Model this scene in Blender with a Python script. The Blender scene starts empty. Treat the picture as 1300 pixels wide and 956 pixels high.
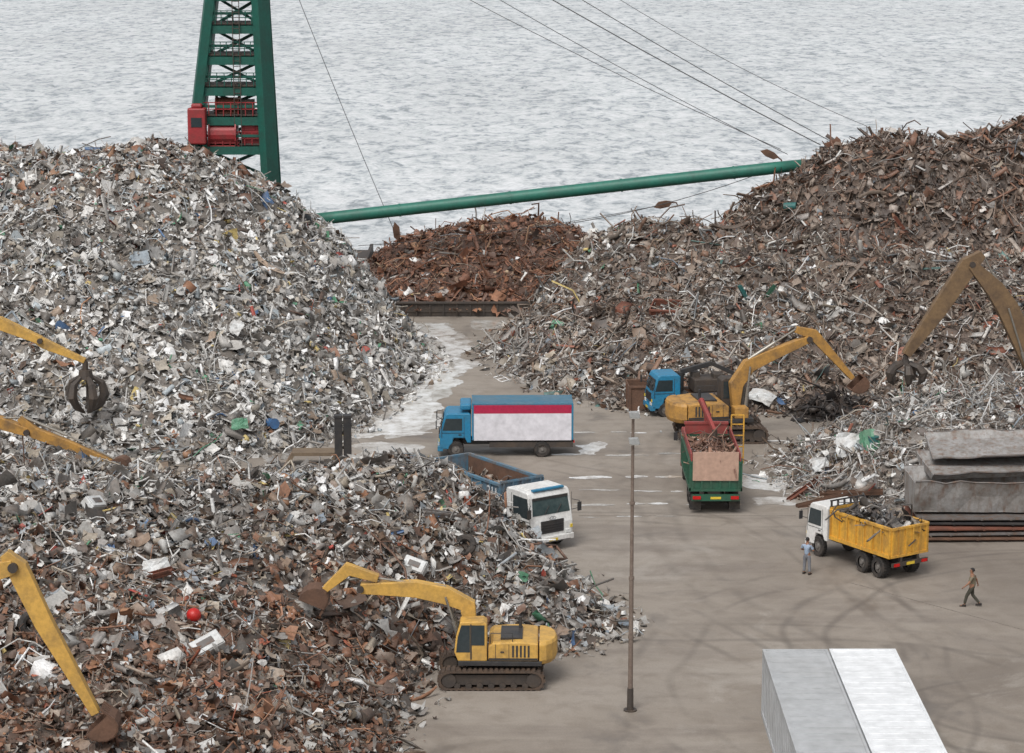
import bpy, bmesh, math, random, numpy as np
from mathutils import Vector, Matrix
random.seed(7); rng=np.random.default_rng(7)
R=math.radians
scene=bpy.context.scene; COL=scene.collection
F=3100.;CX=650.;CY=478.;H=31.;TH=math.atan((CY+150)/F)
st,ct=math.sin(TH),math.cos(TH)
def ray(px,py):
    x=(px-CX)/F;u=-(py-CY)/F
    return Vector((x,ct+u*st,-st+u*ct))
def G(px,py,z=0):
    d=ray(px,py); t=(z-H)/d.z; return Vector((d.x*t,d.y*t,z))
def AT(px,py,Y):
    d=ray(px,py); t=Y/d.y; return Vector((d.x*t,Y,H+d.z*t))
def proj(x,y,z):
    dz=z-H; zc=y*ct-dz*st; u=y*st+dz*ct
    return CX+F*x/zc, CY-F*u/zc
# ------------------------------------------------------------ camera
cd=bpy.data.cameras.new('camera'); cam=bpy.data.objects.new('camera',cd); COL.objects.link(cam)
cam.location=(0,0,H); cam.rotation_euler=(math.pi/2-TH,0,0)
cd.sensor_width=36; cd.lens=36*F/1300; cd.clip_end=9000; cd.clip_start=1
scene.camera=cam
# ------------------------------------------------------------ light
SE,SR=R(55),R(205)
w=bpy.data.worlds.new('World'); scene.world=w; w.use_nodes=True
nt=w.node_tree; bg=nt.nodes['Background']
sky=nt.nodes.new('ShaderNodeTexSky'); sky.sky_type='NISHITA'; sky.sun_disc=False
sky.sun_elevation=SE; sky.sun_rotation=SR; sky.air_density=1.0; sky.dust_density=4.0; sky.ozone_density=1
hs=nt.nodes.new('ShaderNodeHueSaturation'); hs.inputs['Saturation'].default_value=.18
nt.links.new(sky.outputs[0],hs.inputs['Color']); nt.links.new(hs.outputs[0],bg.inputs[0]); bg.inputs[1].default_value=.15
sl=bpy.data.lights.new('sun','SUN'); sl.energy=1.5; sl.angle=R(25); sl.color=(1,.97,.92)
so=bpy.data.objects.new('sun',sl); COL.objects.link(so)
sd=Vector((math.sin(SR)*math.cos(SE),math.cos(SR)*math.cos(SE),math.sin(SE)))
so.rotation_euler=sd.to_track_quat('Z','Y').to_euler(); so.location=sd*200
scene.view_settings.view_transform='Standard'; scene.view_settings.look='None'; scene.view_settings.exposure=0
# ------------------------------------------------------------ materials
def lin(c): return tuple(((x/255)/12.92 if x/255<=.04045 else ((x/255+.055)/1.055)**2.4) for x in c)
def newmat(name):
    m=bpy.data.materials.new(name); m.use_nodes=True; nt=m.node_tree
    return m,nt,nt.nodes['Principled BSDF']
def noise(nt,scale,detail=4,rough=.55,coord='Object',sc=None,dist=0):
    tc=nt.nodes.new('ShaderNodeTexCoord'); n=nt.nodes.new('ShaderNodeTexNoise')
    n.inputs['Scale'].default_value=scale; n.inputs['Detail'].default_value=detail; n.inputs['Roughness'].default_value=rough
    n.inputs['Distortion'].default_value=dist
    if sc:
        mp=nt.nodes.new('ShaderNodeMapping'); mp.inputs['Scale'].default_value=sc
        nt.links.new(tc.outputs[coord],mp.inputs['Vector']); nt.links.new(mp.outputs[0],n.inputs['Vector'])
    else: nt.links.new(tc.outputs[coord],n.inputs['Vector'])
    return n.outputs['Fac']
def ramp(nt,src,stops):
    r=nt.nodes.new('ShaderNodeValToRGB'); el=r.color_ramp.elements
    while len(el)<len(stops): el.new(.5)
    for e,(p,c) in zip(el,stops):
        e.position=p; e.color=(c[0],c[1],c[2],1) if hasattr(c,'__len__') else (c,c,c,1)
    nt.links.new(src,r.inputs[0]); return r.outputs[0]
def mix(nt,fac,a,b,mode='MIX'):
    m=nt.nodes.new('ShaderNodeMix'); m.data_type='RGBA'; m.blend_type=mode
    for s,v in ((0,fac),(6,a),(7,b)):
        if hasattr(v,'is_output'): nt.links.new(v,m.inputs[s])
        elif s==0: m.inputs[0].default_value=v
        else: m.inputs[s].default_value=(v[0],v[1],v[2],1)
    return m.outputs[2]
def bump(nt,p,src,strength,dist=.05):
    b=nt.nodes.new('ShaderNodeBump'); b.inputs['Strength'].default_value=strength; b.inputs['Distance'].default_value=dist
    nt.links.new(src,b.inputs['Height']); nt.links.new(b.outputs[0],p.inputs['Normal'])
def pm(name,rgb,rough=.5,metal=0,dirt=.5,dcol=(84,72,62),scale=1.6,bmp=.15,streak=0):
    m,nt,p=newmat(name); c=lin(rgb); d=lin(dcol)
    n1=noise(nt,scale,6,.65); f=ramp(nt,n1,[(.42,0),(.72,dirt)])
    n2=noise(nt,scale*6,4,.6); v=ramp(nt,n2,[(.3,.8),(.7,1.06)])
    col=mix(nt,f,c,d)
    if streak:
        n3=noise(nt,2.2,4,.6,sc=(1.6,1.6,.18)); col=mix(nt,ramp(nt,n3,[(.48,0),(.7,streak)]),col,lin((112,84,66)))
    col=mix(nt,1.0,col,v,'MULTIPLY')
    nt.links.new(col,p.inputs['Base Color']); p.inputs['Roughness'].default_value=rough; p.inputs['Metallic'].default_value=metal
    if bmp: bump(nt,p,n2,bmp)
    return m
M={}
M['exc_yellow']=pm('excavator_yellow_paint',(208,164,82),.5,0,.7,(124,102,74),1.2)
M['exc_orange']=pm('excavator_worn_orange_paint',(184,138,70),.55,0,.9,(112,90,66),1.8)
M['exc_dull']=pm('excavator_dull_brown_yellow_paint',(124,100,72),.6,0,.85,(82,66,54),1.5)
M['black']=pm('black_painted_steel',(50,50,52),.5,0,.5,(84,76,68))
M['dark']=pm('dark_dirty_steel',(68,62,58),.6,.1,.7,(92,78,66))
M['track']=pm('worn_track_steel',(84,72,64),.6,.2,.7,(110,88,70),3)
M['rubber']=pm('tyre_rubber',(44,42,41),.85,0,.6,(98,88,80),3)
M['rim']=pm('wheel_rim_steel',(124,120,116),.5,.1,.6)
M['glass']=pm('window_glass',(50,60,64),.12,0,.15,(90,90,88),1,.0)
M['glassg']=pm('dark_tinted_window_glass',(48,66,68),.1,0,.4,(104,116,114),1.5,0)
M['chrome']=pm('hydraulic_rod_steel',(150,146,138),.4,.4,.4)
M['white']=pm('white_cab_paint',(228,228,226),.4,0,.4,(160,150,140),1.2,.05)
M['blue']=pm('blue_cab_paint',(40,126,166),.4,0,.4,(78,104,114),1.2,.05)
M['boxroof']=pm('dull_blue_box_roof_paint',(66,114,138),.6,0,.5,(120,124,126),.8,.03)
M['bluebed']=pm('worn_blue_bed_paint',(84,124,148),.6,0,.85,(118,108,98),1.3,streak=.55)
M['panel']=pm('pale_side_panel',(218,216,222),.6,0,.06,(190,188,188),.5,0)
M['magenta']=pm('crimson_stripe_paint',(176,34,72),.5,0,.15,(130,44,64))
M['red']=pm('red_machine_paint',(158,50,54),.5,0,.6,(104,62,56))
M['dullred']=pm('faded_red_crane_paint',(150,66,62),.6,0,.8,(110,78,70),2)
M['green']=pm('dark_green_truck_paint',(38,88,68),.5,0,.5,(76,78,66))
M['crane']=pm('green_crane_paint',(24,90,78),.5,0,.6,(42,68,60),.8)
M['boomg']=pm('green_boom_paint',(42,112,96),.5,0,.7,(54,88,78),.7)
M['tan']=pm('tan_panel_paint',(182,150,132),.7,0,.15,(156,128,110),.8,.02)
M['yelbed']=pm('yellow_dump_bed_paint',(222,168,64),.5,0,.6,(140,110,72),1.3,streak=.45)
M['rust']=pm('rusty_steel',(108,80,64),.85,0,.8,(80,62,52),1.5,.4)
M['rustred']=pm('red_rusty_steel',(122,74,58),.85,0,.8,(84,62,52),1.5,.4)
M['greysteel']=pm('weathered_grey_steel',(156,154,152),.6,.05,.9,(112,104,96),1.1,streak=.75)
M['darkgrey']=pm('dark_grey_steel',(108,104,102),.6,.05,.8,(84,74,66),.9,streak=.7)
M['contgrey']=pm('grey_container_paint',(176,178,180),.6,0,.3,(150,148,144),.35,.02)
M['contwhite']=pm('white_container_paint',(228,230,232),.5,0,.2,(204,204,202),.35,.02)
M['pole']=pm('weathered_lamp_pole_paint',(124,110,100),.7,0,.8,(94,78,68),2)
M['lampg']=pm('grey_lamp_housing',(160,162,162),.5,0,.3)
M['lamplens']=pm('lamp_lens',(205,205,200),.2,0,.1)
M['plate']=pm('yellow_number_plate',(220,190,60),.5,0,.1)
M['tail']=pm('red_lamp_lens',(190,20,20),.25,0,.1)
M['head']=pm('clear_lamp_lens',(220,222,220),.15,0,.1)
M['skin']=pm('skin',(146,104,80),.6,0,.1,(120,84,66),2,0)
M['hair']=pm('black_hair',(24,22,22),.7,0,.1,bmp=0)
M['shirtb']=pm('pale_blue_shirt_cloth',(150,166,186),.85,0,.3,(120,130,144),5)
M['shirtk']=pm('khaki_shirt_cloth',(120,110,92),.85,0,.3,(96,88,74),5)
M['trg']=pm('grey_trouser_cloth',(120,122,128),.9,0,.3,(90,90,92),5)
M['trd']=pm('dark_olive_trouser_cloth',(70,68,58),.9,0,.3,(56,52,46),5)
M['shoe']=pm('dark_shoe_leather',(40,34,30),.6)
M['cable']=pm('steel_cable',(78,80,82),.6,.1,.2)
M['ball']=pm('red_ball_plastic',(190,34,30),.4,0,.2)
M['teal']=pm('teal_plastic',(44,104,102),.5,0,.5)
M['drum']=pm('blue_drum_paint',(60,100,144),.5,0,.5)
M['letter']=pm('white_lettering',(225,228,230),.5,0,.1)
M['logo']=pm('chrome_badge',(170,172,176),.3,.6,.1)
M['wood']=pm('weathered_plank',(120,104,86),.85,0,.5)
M['sheetw']=pm('dented_white_sheet',(206,208,208),.5,0,.7,(150,140,130),2)
M['sheetg']=pm('dented_green_sheet',(84,136,108),.5,0,.5,(110,120,104),2)
def scrapmat(name,rusty,rc=(112,88,72)):
    m,nt,p=newmat(name)
    a=nt.nodes.new('ShaderNodeAttribute'); a.attribute_name='Col'
    n1=noise(nt,2.2,5,.7); f=ramp(nt,n1,[(.46,0),(.70,rusty)])
    n2=noise(nt,9,3,.7); v=ramp(nt,n2,[(.3,.7),(.62,1.1)])
    col=mix(nt,f,a.outputs['Color'],lin(rc)); col=mix(nt,1.0,col,v,'MULTIPLY')
    nt.links.new(col,p.inputs['Base Color'])
    mm=nt.nodes.new('ShaderNodeMath'); mm.operation='MULTIPLY'; mm.inputs[1].default_value=.25; nt.links.new(a.outputs['Alpha'],mm.inputs[0]); nt.links.new(mm.outputs[0],p.inputs['Metallic'])
    p.inputs['Roughness'].default_value=.55
    return m
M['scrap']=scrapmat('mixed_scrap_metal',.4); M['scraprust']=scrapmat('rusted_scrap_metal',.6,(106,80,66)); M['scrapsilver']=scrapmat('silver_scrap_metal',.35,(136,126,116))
# ------------------------------------------------------------ mesh builder
class MB:
    def __init__(s): s.v=[];s.f=[];s.mi=[]
    def add(s,vs,fs,mi=0):
        o=len(s.v); s.v+= [tuple(v) for v in vs]; s.f+=[tuple(i+o for i in f) for f in fs]; s.mi+=[mi]*len(fs); return s
    def box(s,c,d,rot=None,mi=0):
        hx,hy,hz=d[0]/2,d[1]/2,d[2]/2; c=Vector(c)
        vs=[Vector((x,y,z)) for x in(-hx,hx) for y in(-hy,hy) for z in(-hz,hz)]
        if rot: vs=[rot@v for v in vs]
        return s.add([v+c for v in vs],[(0,1,3,2),(4,6,7,5),(0,4,5,1),(2,3,7,6),(0,2,6,4),(1,5,7,3)],mi)
    def b2(s,x0,x1,y0,y1,z0,z1,mi=0): return s.box(((x0+x1)/2,(y0+y1)/2,(z0+z1)/2),(abs(x1-x0),abs(y1-y0),abs(z1-z0)),None,mi)
    def cyl(s,p0,p1,r,r1=None,n=12,mi=0,caps=True):
        p0,p1=Vector(p0),Vector(p1); r1=r if r1 is None else r1
        d=(p1-p0).normalized(); a=d.orthogonal().normalized(); b=d.cross(a)
        vs=[];
        for p,rr in((p0,r),(p1,r1)):
            for k in range(n):
                t=2*math.pi*k/n; vs.append(p+(a*math.cos(t)+b*math.sin(t))*rr)
        fs=[(k,(k+1)%n,n+(k+1)%n,n+k) for k in range(n)]
        if caps: fs+=[tuple(range(n))[::-1],tuple(range(n,2*n))]
        return s.add(vs,fs,mi)
    def tube(s,pts,r,n=6,mi=0):
        pts=[Vector(p) for p in pts]; N=len(pts); rs=r if hasattr(r,'__len__') else [r]*N
        vs=[];a=None
        for i,p in enumerate(pts):
            d=(pts[min(i+1,N-1)]-pts[max(i-1,0)]).normalized()
            if a is None: a=d.orthogonal().normalized()
            a=(a-d*a.dot(d)).normalized(); b=d.cross(a)
            for k in range(n):
                t=2*math.pi*k/n; vs.append(p+(a*math.cos(t)+b*math.sin(t))*rs[i])
        fs=[(i*n+k,i*n+(k+1)%n,(i+1)*n+(k+1)%n,(i+1)*n+k) for i in range(N-1) for k in range(n)]
        fs+=[tuple(range(n))[::-1],tuple(range((N-1)*n,N*n))]
        return s.add(vs,fs,mi)
    def prism(s,poly,y0,y1,mi=0):
        n=len(poly); vs=[(x,y0,z) for x,z in poly]+[(x,y1,z) for x,z in poly]
        fs=[(k,(k+1)%n,n+(k+1)%n,n+k) for k in range(n)]+[tuple(range(n))[::-1],tuple(range(n,2*n))]
        return s.add(vs,fs,mi)
    def prismx(s,poly,x0,x1,mi=0):
        n=len(poly); vs=[(x0,y,z) for y,z in poly]+[(x1,y,z) for y,z in poly]
        fs=[(k,(k+1)%n,n+(k+1)%n,n+k) for k in range(n)]+[tuple(range(n))[::-1],tuple(range(n,2*n))]
        return s.add(vs,fs,mi)
    def beam(s,pts,hh,hw,y=0,mi=0):
        N=len(pts); vs=[]
        for i,p in enumerate(pts):
            a=Vector(pts[max(i-1,0)]);b=Vector(pts[min(i+1,N-1)]); d=(b-a).normalized(); n=Vector((-d.y,d.x))
            p=Vector(p)
            for sy,sh in((-1,-1),(1,-1),(1,1),(-1,1)):
                q=p+n*hh[i]*sh; vs.append((q.x,y+sy*hw,q.y))
        fs=[(i*4+k,i*4+(k+1)%4,i*4+4+(k+1)%4,i*4+4+k) for i in range(N-1) for k in range(4)]
        fs+=[(3,2,1,0),tuple(range(N*4-4,N*4))]
        return s.add(vs,fs,mi)
    def bar(s,p0,p1,w,h=None,mi=0):
        h=h or w; p0,p1=Vector(p0),Vector(p1); d=p1-p0; L=d.length
        q=d.to_track_quat('X','Z').to_matrix()
        return s.box((p0+p1)/2,(L,w,h),q,mi)
    def build(s,name,mats,parent=None,bevel=0,smooth=False,**t):
        me=bpy.data.meshes.new(name); me.from_pydata(s.v,[],s.f); 
        mats=mats if isinstance(mats,list) else [mats]
        for m in mats: me.materials.append(M[m] if isinstance(m,str) else m)
        me.polygons.foreach_set('material_index',s.mi)
        bm=bmesh.new(); bm.from_mesh(me); bmesh.ops.recalc_face_normals(bm,faces=bm.faces); bm.to_mesh(me); bm.free()
        if smooth: me.polygons.foreach_set('use_smooth',[True]*len(me.polygons))
        o=bpy.data.objects.new(name,me); COL.objects.link(o)
        if parent: o.parent=parent
        if bevel:
            b=o.modifiers.new('bevel','BEVEL'); b.width=bevel; b.segments=2; b.limit_method='ANGLE'; b.angle_limit=R(35)
        for k,v in t.items(): o[k]=v
        return o
def empty(name,loc,rz,label,cat,group=None):
    o=bpy.data.objects.new(name,None); COL.objects.link(o); o.location=loc; o.rotation_euler=(0,0,rz); o.empty_display_size=.3
    o['label']=label;o['category']=cat
    if group:o['group']=group
    return o
# ------------------------------------------------------------ noise
TAB=rng.random((256,256))
def vn(x,y):
    xi=np.floor(x).astype(int);yi=np.floor(y).astype(int);fx=x-xi;fy=y-yi
    fx=fx*fx*(3-2*fx);fy=fy*fy*(3-2*fy)
    g=lambda a,b:TAB[a%256,b%256]
    return (g(xi,yi)*(1-fx)+g(xi+1,yi)*fx)*(1-fy)+(g(xi,yi+1)*(1-fx)+g(xi+1,yi+1)*fx)*fy
def fbm(x,y,sc,o=4):
    r=0;a=1;t=0
    for k in range(o): r=r+a*(vn(x*sc+17*k,y*sc+31*k)-.5);t+=a;a*=.5;sc*=2.1
    return r/t
# ------------------------------------------------------------ heap surfaces
class Surf:
    def __init__(s,base,inner,amp=.9,z0=0,zt=0):
        b=[Vector(p) for p in base]; c=sum(b,Vector())/len(b)
        P=[tuple(p) for p in b]
        for p in b:
            d=(p-c); d.z=0; d.normalize()
            P.append((p.x+d.x*2.5,p.y+d.y*2.5,p.z-1.6)); P.append((p.x+d.x*9,p.y+d.y*9,p.z-5))
        P+= [tuple(p) for p in inner]
        P=np.array(P); s.P=P[:,:2]; n=len(P); s.amp=amp; s.z0=z0
        D=np.linalg.norm(s.P[:,None]-s.P[None],axis=2)
        A=np.zeros((n+3,n+3)); A[:n,:n]=D+np.eye(n)*-.02; A[:n,n]=1;A[:n,n+1:]=s.P; A[n,:n]=1;A[n+1:,:n]=s.P.T
        s.w=np.linalg.solve(A,np.concatenate([P[:,2],[0,0,0]]))
        allp=np.array([tuple(p) for p in b]); s.bb=(allp[:,0].min()-2,allp[:,0].max()+2,allp[:,1].min()-2,allp[:,1].max()+2)
    def h(s,x,y):
        x=np.asarray(x,float).ravel();y=np.asarray(y,float).ravel(); out=np.empty(len(x))
        for i in range(0,len(x),20000):
            q=np.stack([x[i:i+20000],y[i:i+20000]],1); D=np.linalg.norm(q[:,None]-s.P[None],axis=2)
            out[i:i+20000]=D@s.w[:-3]+s.w[-3]+q@s.w[-2:]
        k=np.clip((out-s.z0)/2.5,0,1)
        return out+k*s.amp*(fbm(x,y,.18,3)*1.7+fbm(x+50,y,.7,3)*1.2)
def T_sheet():
    n=4; V=[];asp=random.uniform(.35,1); cu=random.uniform(-1.2,1.2); fo=random.choice([0,0,.7,-.7])
    for j in range(n):
        for i in range(n):
            x=i/3-.5;y=(j/3-.5)*asp
            V.append((x+random.uniform(-.13,.13),y+random.uniform(-.11,.11),cu*x*x+fo*max(0,y)+random.uniform(-.17,.17)))
    return V,[(j*n+i,j*n+i+1,(j+1)*n+i+1,(j+1)*n+i) for j in range(3) for i in range(3)]
def T_shard():
    V=[(-.5,-.2,0),(-.1,-.35,.12),(.5,-.1,-.05),(-.35,.25,.1),(.1,.2,-.1),(.4,.35,.15)]
    V=[tuple(c+random.uniform(-.16,.16) for c in v) for v in V]
    return V,[(0,1,4,3),(1,2,5,4)]
def T_chan():
    V=[];k=random.uniform(.06,.14);b=random.uniform(-.4,.4)
    for x in(-.5,-.1,.25,.5):
        o=b*x*x*2
        V+=[(x,-k,k*1.1+o),(x,-k,o),(x,k,o+random.uniform(-.05,.05)),(x,k*random.uniform(.6,1),k*random.choice([0.02,1.0])+o)]
    return V,[(i*4+j,i*4+j+1,i*4+5+j,i*4+4+j) for i in range(3) for j in range(3)]
def T_rod(seg=4,n=3,r=.018,cur=.35):
    m=MB(); p=[(-.5,0,0)]
    for k in range(1,seg+1): p.append((-.5+k/seg,p[-1][1]+random.uniform(-cur,cur)/seg*2,p[-1][2]+random.uniform(-cur,cur)/seg*2))
    m.tube(p,r,n); return m.v,[f for f in m.f if len(f)==4]
def T_pipe():
    m=MB(); m.cyl((-.5,0,0),(.5,0,0),random.uniform(.06,.12),None,7,0,False); return m.v,m.f
def T_shell():
    m=MB(); m.box((0,0,0),(1,random.uniform(.5,.9),random.uniform(.3,.6)))
    m.f.pop(random.randrange(6)); return [tuple(c+random.uniform(-.14,.14) for c in v) for v in m.v],m.f
def T_chunk():
    m=MB(); m.box((0,0,0),(.8,.6,.35)); return [tuple(c+random.uniform(-.18,.18) for c in v) for v in m.v],m.f
def T_frame():
    m=MB(); a=random.uniform(.3,.6)
    for x in(-.5,0,.5): m.box((x,0,0),(.04,a,.04))
    for y in(-a/2,a/2): m.box((0,y,0),(1,.04,.04))
    return m.v,m.f
def T_ring():
    m=MB(); p=[(.4*math.cos(t*.7),.4*math.sin(t*.7)*random.uniform(.7,1.1),random.uniform(-.12,.12)) for t in range(11)]
    m.tube(p,.02,3); return m.v,[f for f in m.f if len(f)==4]
def T_plank():
    m=MB(); m.box((0,0,0),(1,random.uniform(.08,.18),.03)); return m.v,m.f
TP={k:[(np.array(V),np.array(Fc)) for V,Fc in (fn() for _ in range(n))] for k,fn,n in
   (('sheet',T_sheet,18),('shard',T_shard,12),('chan',T_chan,8),('rod',T_rod,8),('pipe',T_pipe,3),('shell',T_shell,6),('chunk',T_chunk,6),('frame',T_frame,3),('ring',T_ring,4),('plank',T_plank,4))}
def pal(lst): 
    return np.array([list(lin(c))+[m] for c,m,_ in lst]),np.array([q for _,_,q in lst],float)
SIL=pal([((196,195,192),.35,13),((172,170,166),.35,18),((146,142,138),.3,18),((218,217,214),0,7),((236,236,234),0,3),((118,113,108),.2,14),((90,86,82),.1,9),((158,164,168),.2,4),((126,136,146),.1,1.5),((154,144,130),0,10),((132,112,96),0,8),((84,134,106),0,.5),((80,108,144),0,.4),((156,72,62),0,.4),((196,176,116),0,.5)])
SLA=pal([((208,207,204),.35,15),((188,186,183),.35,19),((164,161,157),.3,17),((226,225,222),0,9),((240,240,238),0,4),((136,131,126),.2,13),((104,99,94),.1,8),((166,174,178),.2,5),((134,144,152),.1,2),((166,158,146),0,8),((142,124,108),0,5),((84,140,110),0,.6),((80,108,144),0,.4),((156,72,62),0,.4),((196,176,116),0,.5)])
RUS=pal([((128,92,73),0,14),((146,106,82),0,10),((110,85,72),0,14),((94,77,67),0,13),((126,111,100),.1,12),((154,141,128),0,10),((82,71,65),0,8),((160,120,92),0,3),((172,170,166),.2,7),((144,82,62),0,1.5)])
ORG=pal([((134,92,72),0,16),((150,108,84),0,12),((118,84,68),0,16),((100,77,66),0,14),((136,116,100),0,8),((166,130,102),0,3),((84,69,61),0,9),((190,168,140),0,1.2)])
BRN=pal([((136,122,110),.1,14),((116,104,95),.1,13),((152,142,132),.1,13),((174,168,160),.2,9),((100,89,82),0,12),((128,100,83),0,10),((200,196,190),.1,3.5),((82,75,71),0,8),((112,116,118),.1,3),((82,112,108),0,.6),((140,90,73),0,2),((216,214,212),0,1.2)])
DBR=pal([((124,107,95),.1,14),((104,91,82),.1,14),((138,125,114),.1,10),((158,148,140),.2,6),((88,77,70),0,14),((122,90,74),0,11),((74,66,62),0,9),((134,98,78),0,4),((190,184,178),0,1.7)])
def scrap(name,surf,N,kinds,rustf,size=.42,res=.4,mats='scrap',zmin=0,region=None,local=False,basecol=(88,76,68),lift=.14,spread=.9,palettes=None,**tags):
    x0,x1,y0,y1=surf.bb; nx=int((x1-x0)/res)+1; ny=int((y1-y0)/res)+1
    gx,gy=np.meshgrid(np.linspace(x0,x1,nx),np.linspace(y0,y1,ny)); gz=surf.h(gx,gy).reshape(gx.shape)
    if surf.amp>.3: gz=gz+rng.uniform(-.12,.12,gz.shape)
    keep=gz>zmin-.5
    if region is not None: keep&=region(gx,gy)
    idx=-np.ones(gz.shape,int)
    q=keep[:-1,:-1]&keep[1:,:-1]&keep[:-1,1:]&keep[1:,1:]
    used=np.zeros_like(keep); used[:-1,:-1]|=q;used[1:,:-1]|=q;used[:-1,1:]|=q;used[1:,1:]|=q
    idx[used]=np.arange(used.sum())
    Vs=[np.stack([gx[used],gy[used],gz[used]],1)]
    Fs=[np.stack([idx[:-1,:-1][q],idx[:-1,1:][q],idx[1:,1:][q],idx[1:,:-1][q]],1)]
    bc=np.array(list(lin(basecol))+[0.]); Cs=[np.tile(bc,(used.sum(),1))]  # heap base tone raised, standing in for haze that lightens the gaps
    mult=8 if not local else 5
    X=rng.uniform(x0,x1,N*mult);Y=rng.uniform(y0,y1,N*mult)
    Z=surf.h(X,Y); e=.3
    dx=(surf.h(X+e,Y)-Z)/e; dy=(surf.h(X,Y+e)-Z)/e
    if local: ok=Z>zmin-.05
    else: ok=(Z>zmin)|((Z>zmin-1.2)&(rng.random(len(X))<.22*(1.2+(Z-zmin))))
    if region is not None: ok&=region(X,Y)
    if not local:
        u,v=proj(X,Y,Z); inside=(u>-60)&(u<1360)&(v>-30)&(v<1010)
        facing=(dy>-.35)|(Z<.5)
        pr=np.where(inside,1,.12)*np.where(facing,1,.25)
        ok&=rng.random(len(X))<pr
        lo=Z<zmin+.04; Z=np.where(lo,zmin+.06,Z); dx=np.where(lo,0,dx); dy=np.where(lo,0,dy)
    sel=np.nonzero(ok)[0][:N]; X,Y,Z,dx,dy=X[sel],Y[sel],Z[sel],dx[sel],dy[sel]; n=len(sel)
    nrm=np.stack([-dx,-dy,np.ones(n)],1); nrm/=np.linalg.norm(nrm,axis=1)[:,None]
    zz=nrm+rng.normal(0,spread*.6,(n,3)); zz/=np.linalg.norm(zz,axis=1)[:,None]
    t=rng.normal(0,1,(n,3)); xx=t-zz*(t*zz).sum(1)[:,None]; xx/=np.linalg.norm(xx,axis=1)[:,None]; yy=np.cross(zz,xx)
    Rm=np.stack([xx,yy,zz],2)
    pos=np.stack([X,Y,Z],1)+nrm*rng.uniform(-.1,lift*2,(n,1))*np.where(Z<zmin+.1,0,1)[:,None]
    sz=size*np.exp(rng.normal(0,.52,n)); sz=np.clip(sz,size*.35,size*3.6)
    names=list(kinds); pk=np.array([kinds[k][0] for k in names],float);pk/=pk.sum()
    kd=rng.choice(len(names),n,p=pk)
    rf=np.clip(rustf(X,Y,Z),0,1); PA,PB=palettes or (SIL,RUS)
    ua=rng.random(n)<rf
    ca=PA[0][rng.choice(len(PA[0]),n,p=PA[1]/PA[1].sum())]; cb=PB[0][rng.choice(len(PB[0]),n,p=PB[1]/PB[1].sum())]
    C=np.where(ua[:,None],cb,ca).copy(); C[:,:3]*=rng.uniform(.85,1.2,(n,1))*(1+.5*fbm(X,Y,.25,2))[:,None]; C[:,:3]=np.clip(C[:,:3],0,.8)
    off=len(Vs[0])
    for ki,k in enumerate(names):
        variants=TP[k]; ids=np.nonzero(kd==ki)[0]
        for vi,(tv,tf) in enumerate(variants):
            s_=ids[vi::len(variants)]
            if len(s_)==0: continue
            sc=(sz[s_]*kinds[k][1])[:,None]*rng.uniform(.7,1.3,(len(s_),3))
            if k in('rod','ring','plank','frame','chan','pipe') : 
                L=rng.uniform(.7,1.5,len(s_)); sc[:,0]*=L
            V=np.einsum('nij,nkj->nki',Rm[s_],tv[None]*sc[:,None,:])+pos[s_][:,None,:]
            Vs.append(V.reshape(-1,3)); m=len(tv)
            Fs.append((tf[None]+off+(np.arange(len(s_))*m)[:,None,None]).reshape(-1,4)); off+=m*len(s_)
            Cs.append(np.repeat(C[s_],m,0))
    V=np.concatenate(Vs).astype(np.float32);Fq=np.concatenate(Fs).astype(np.int32);Cc=np.concatenate(Cs).astype(np.float32)
    me=bpy.data.meshes.new(name); me.vertices.add(len(V)); me.vertices.foreach_set('co',V.ravel())
    me.loops.add(Fq.size); me.loops.foreach_set('vertex_index',Fq.ravel())
    me.polygons.add(len(Fq)); me.polygons.foreach_set('loop_start',np.arange(0,Fq.size,4,dtype=np.int32))
    me.update(calc_edges=True)
    at=me.attributes.new('Col','FLOAT_COLOR','POINT'); at.data.foreach_set('color',Cc.ravel())
    me.materials.append(M[mats])
    o=bpy.data.objects.new(name,me); COL.objects.link(o)
    for k,v in tags.items(): o[k]=v
    return o
W=Vector
K_mix={'sheet':(40,1.1),'shard':(32,.8),'chan':(9,1.4),'rod':(11,3.0),'pipe':(.8,1.4),'shell':(6,.9),'chunk':(9,.6),'frame':(1.2,2.4),'ring':(3,1.7),'plank':(5,2.0)}
K_brn={'sheet':(27,1.1),'shard':(26,.85),'chan':(11,1.7),'rod':(20,3.6),'pipe':(1.4,1.5),'shell':(4,.9),'chunk':(8,.6),'frame':(1.5,2.4),'ring':(5,1.9),'plank':(9,2.4)}
K_wire={'sheet':(24,1.0),'shard':(24,.8),'chan':(8,1.6),'rod':(28,3.6),'ring':(12,2.0),'plank':(6,1.8),'pipe':(1,1.5),'frame':(2,2),'shell':(3,.9)}
SURF={}
SURF['A']=Surf([G(*p) for p in [(270,590),(340,578),(400,566),(440,550),(480,522),(520,492),(545,468),(538,445),(515,422),(498,407)]]+
  [W((-9.8,178,0)),W((-25,181,0)),W((-50,181,0)),W((-56,160,0)),W((-54,133,0)),W((-38,128,0)),W((-26,128,0))],
  [AT(0,196,163),AT(80,197,161),AT(160,186,160),AT(240,197,160),AT(300,210,160),AT(350,234,161),AT(400,276,163),AT(428,305,166),AT(441,350,169),AT(-150,196,165),AT(-80,196,168)],.85)
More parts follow.
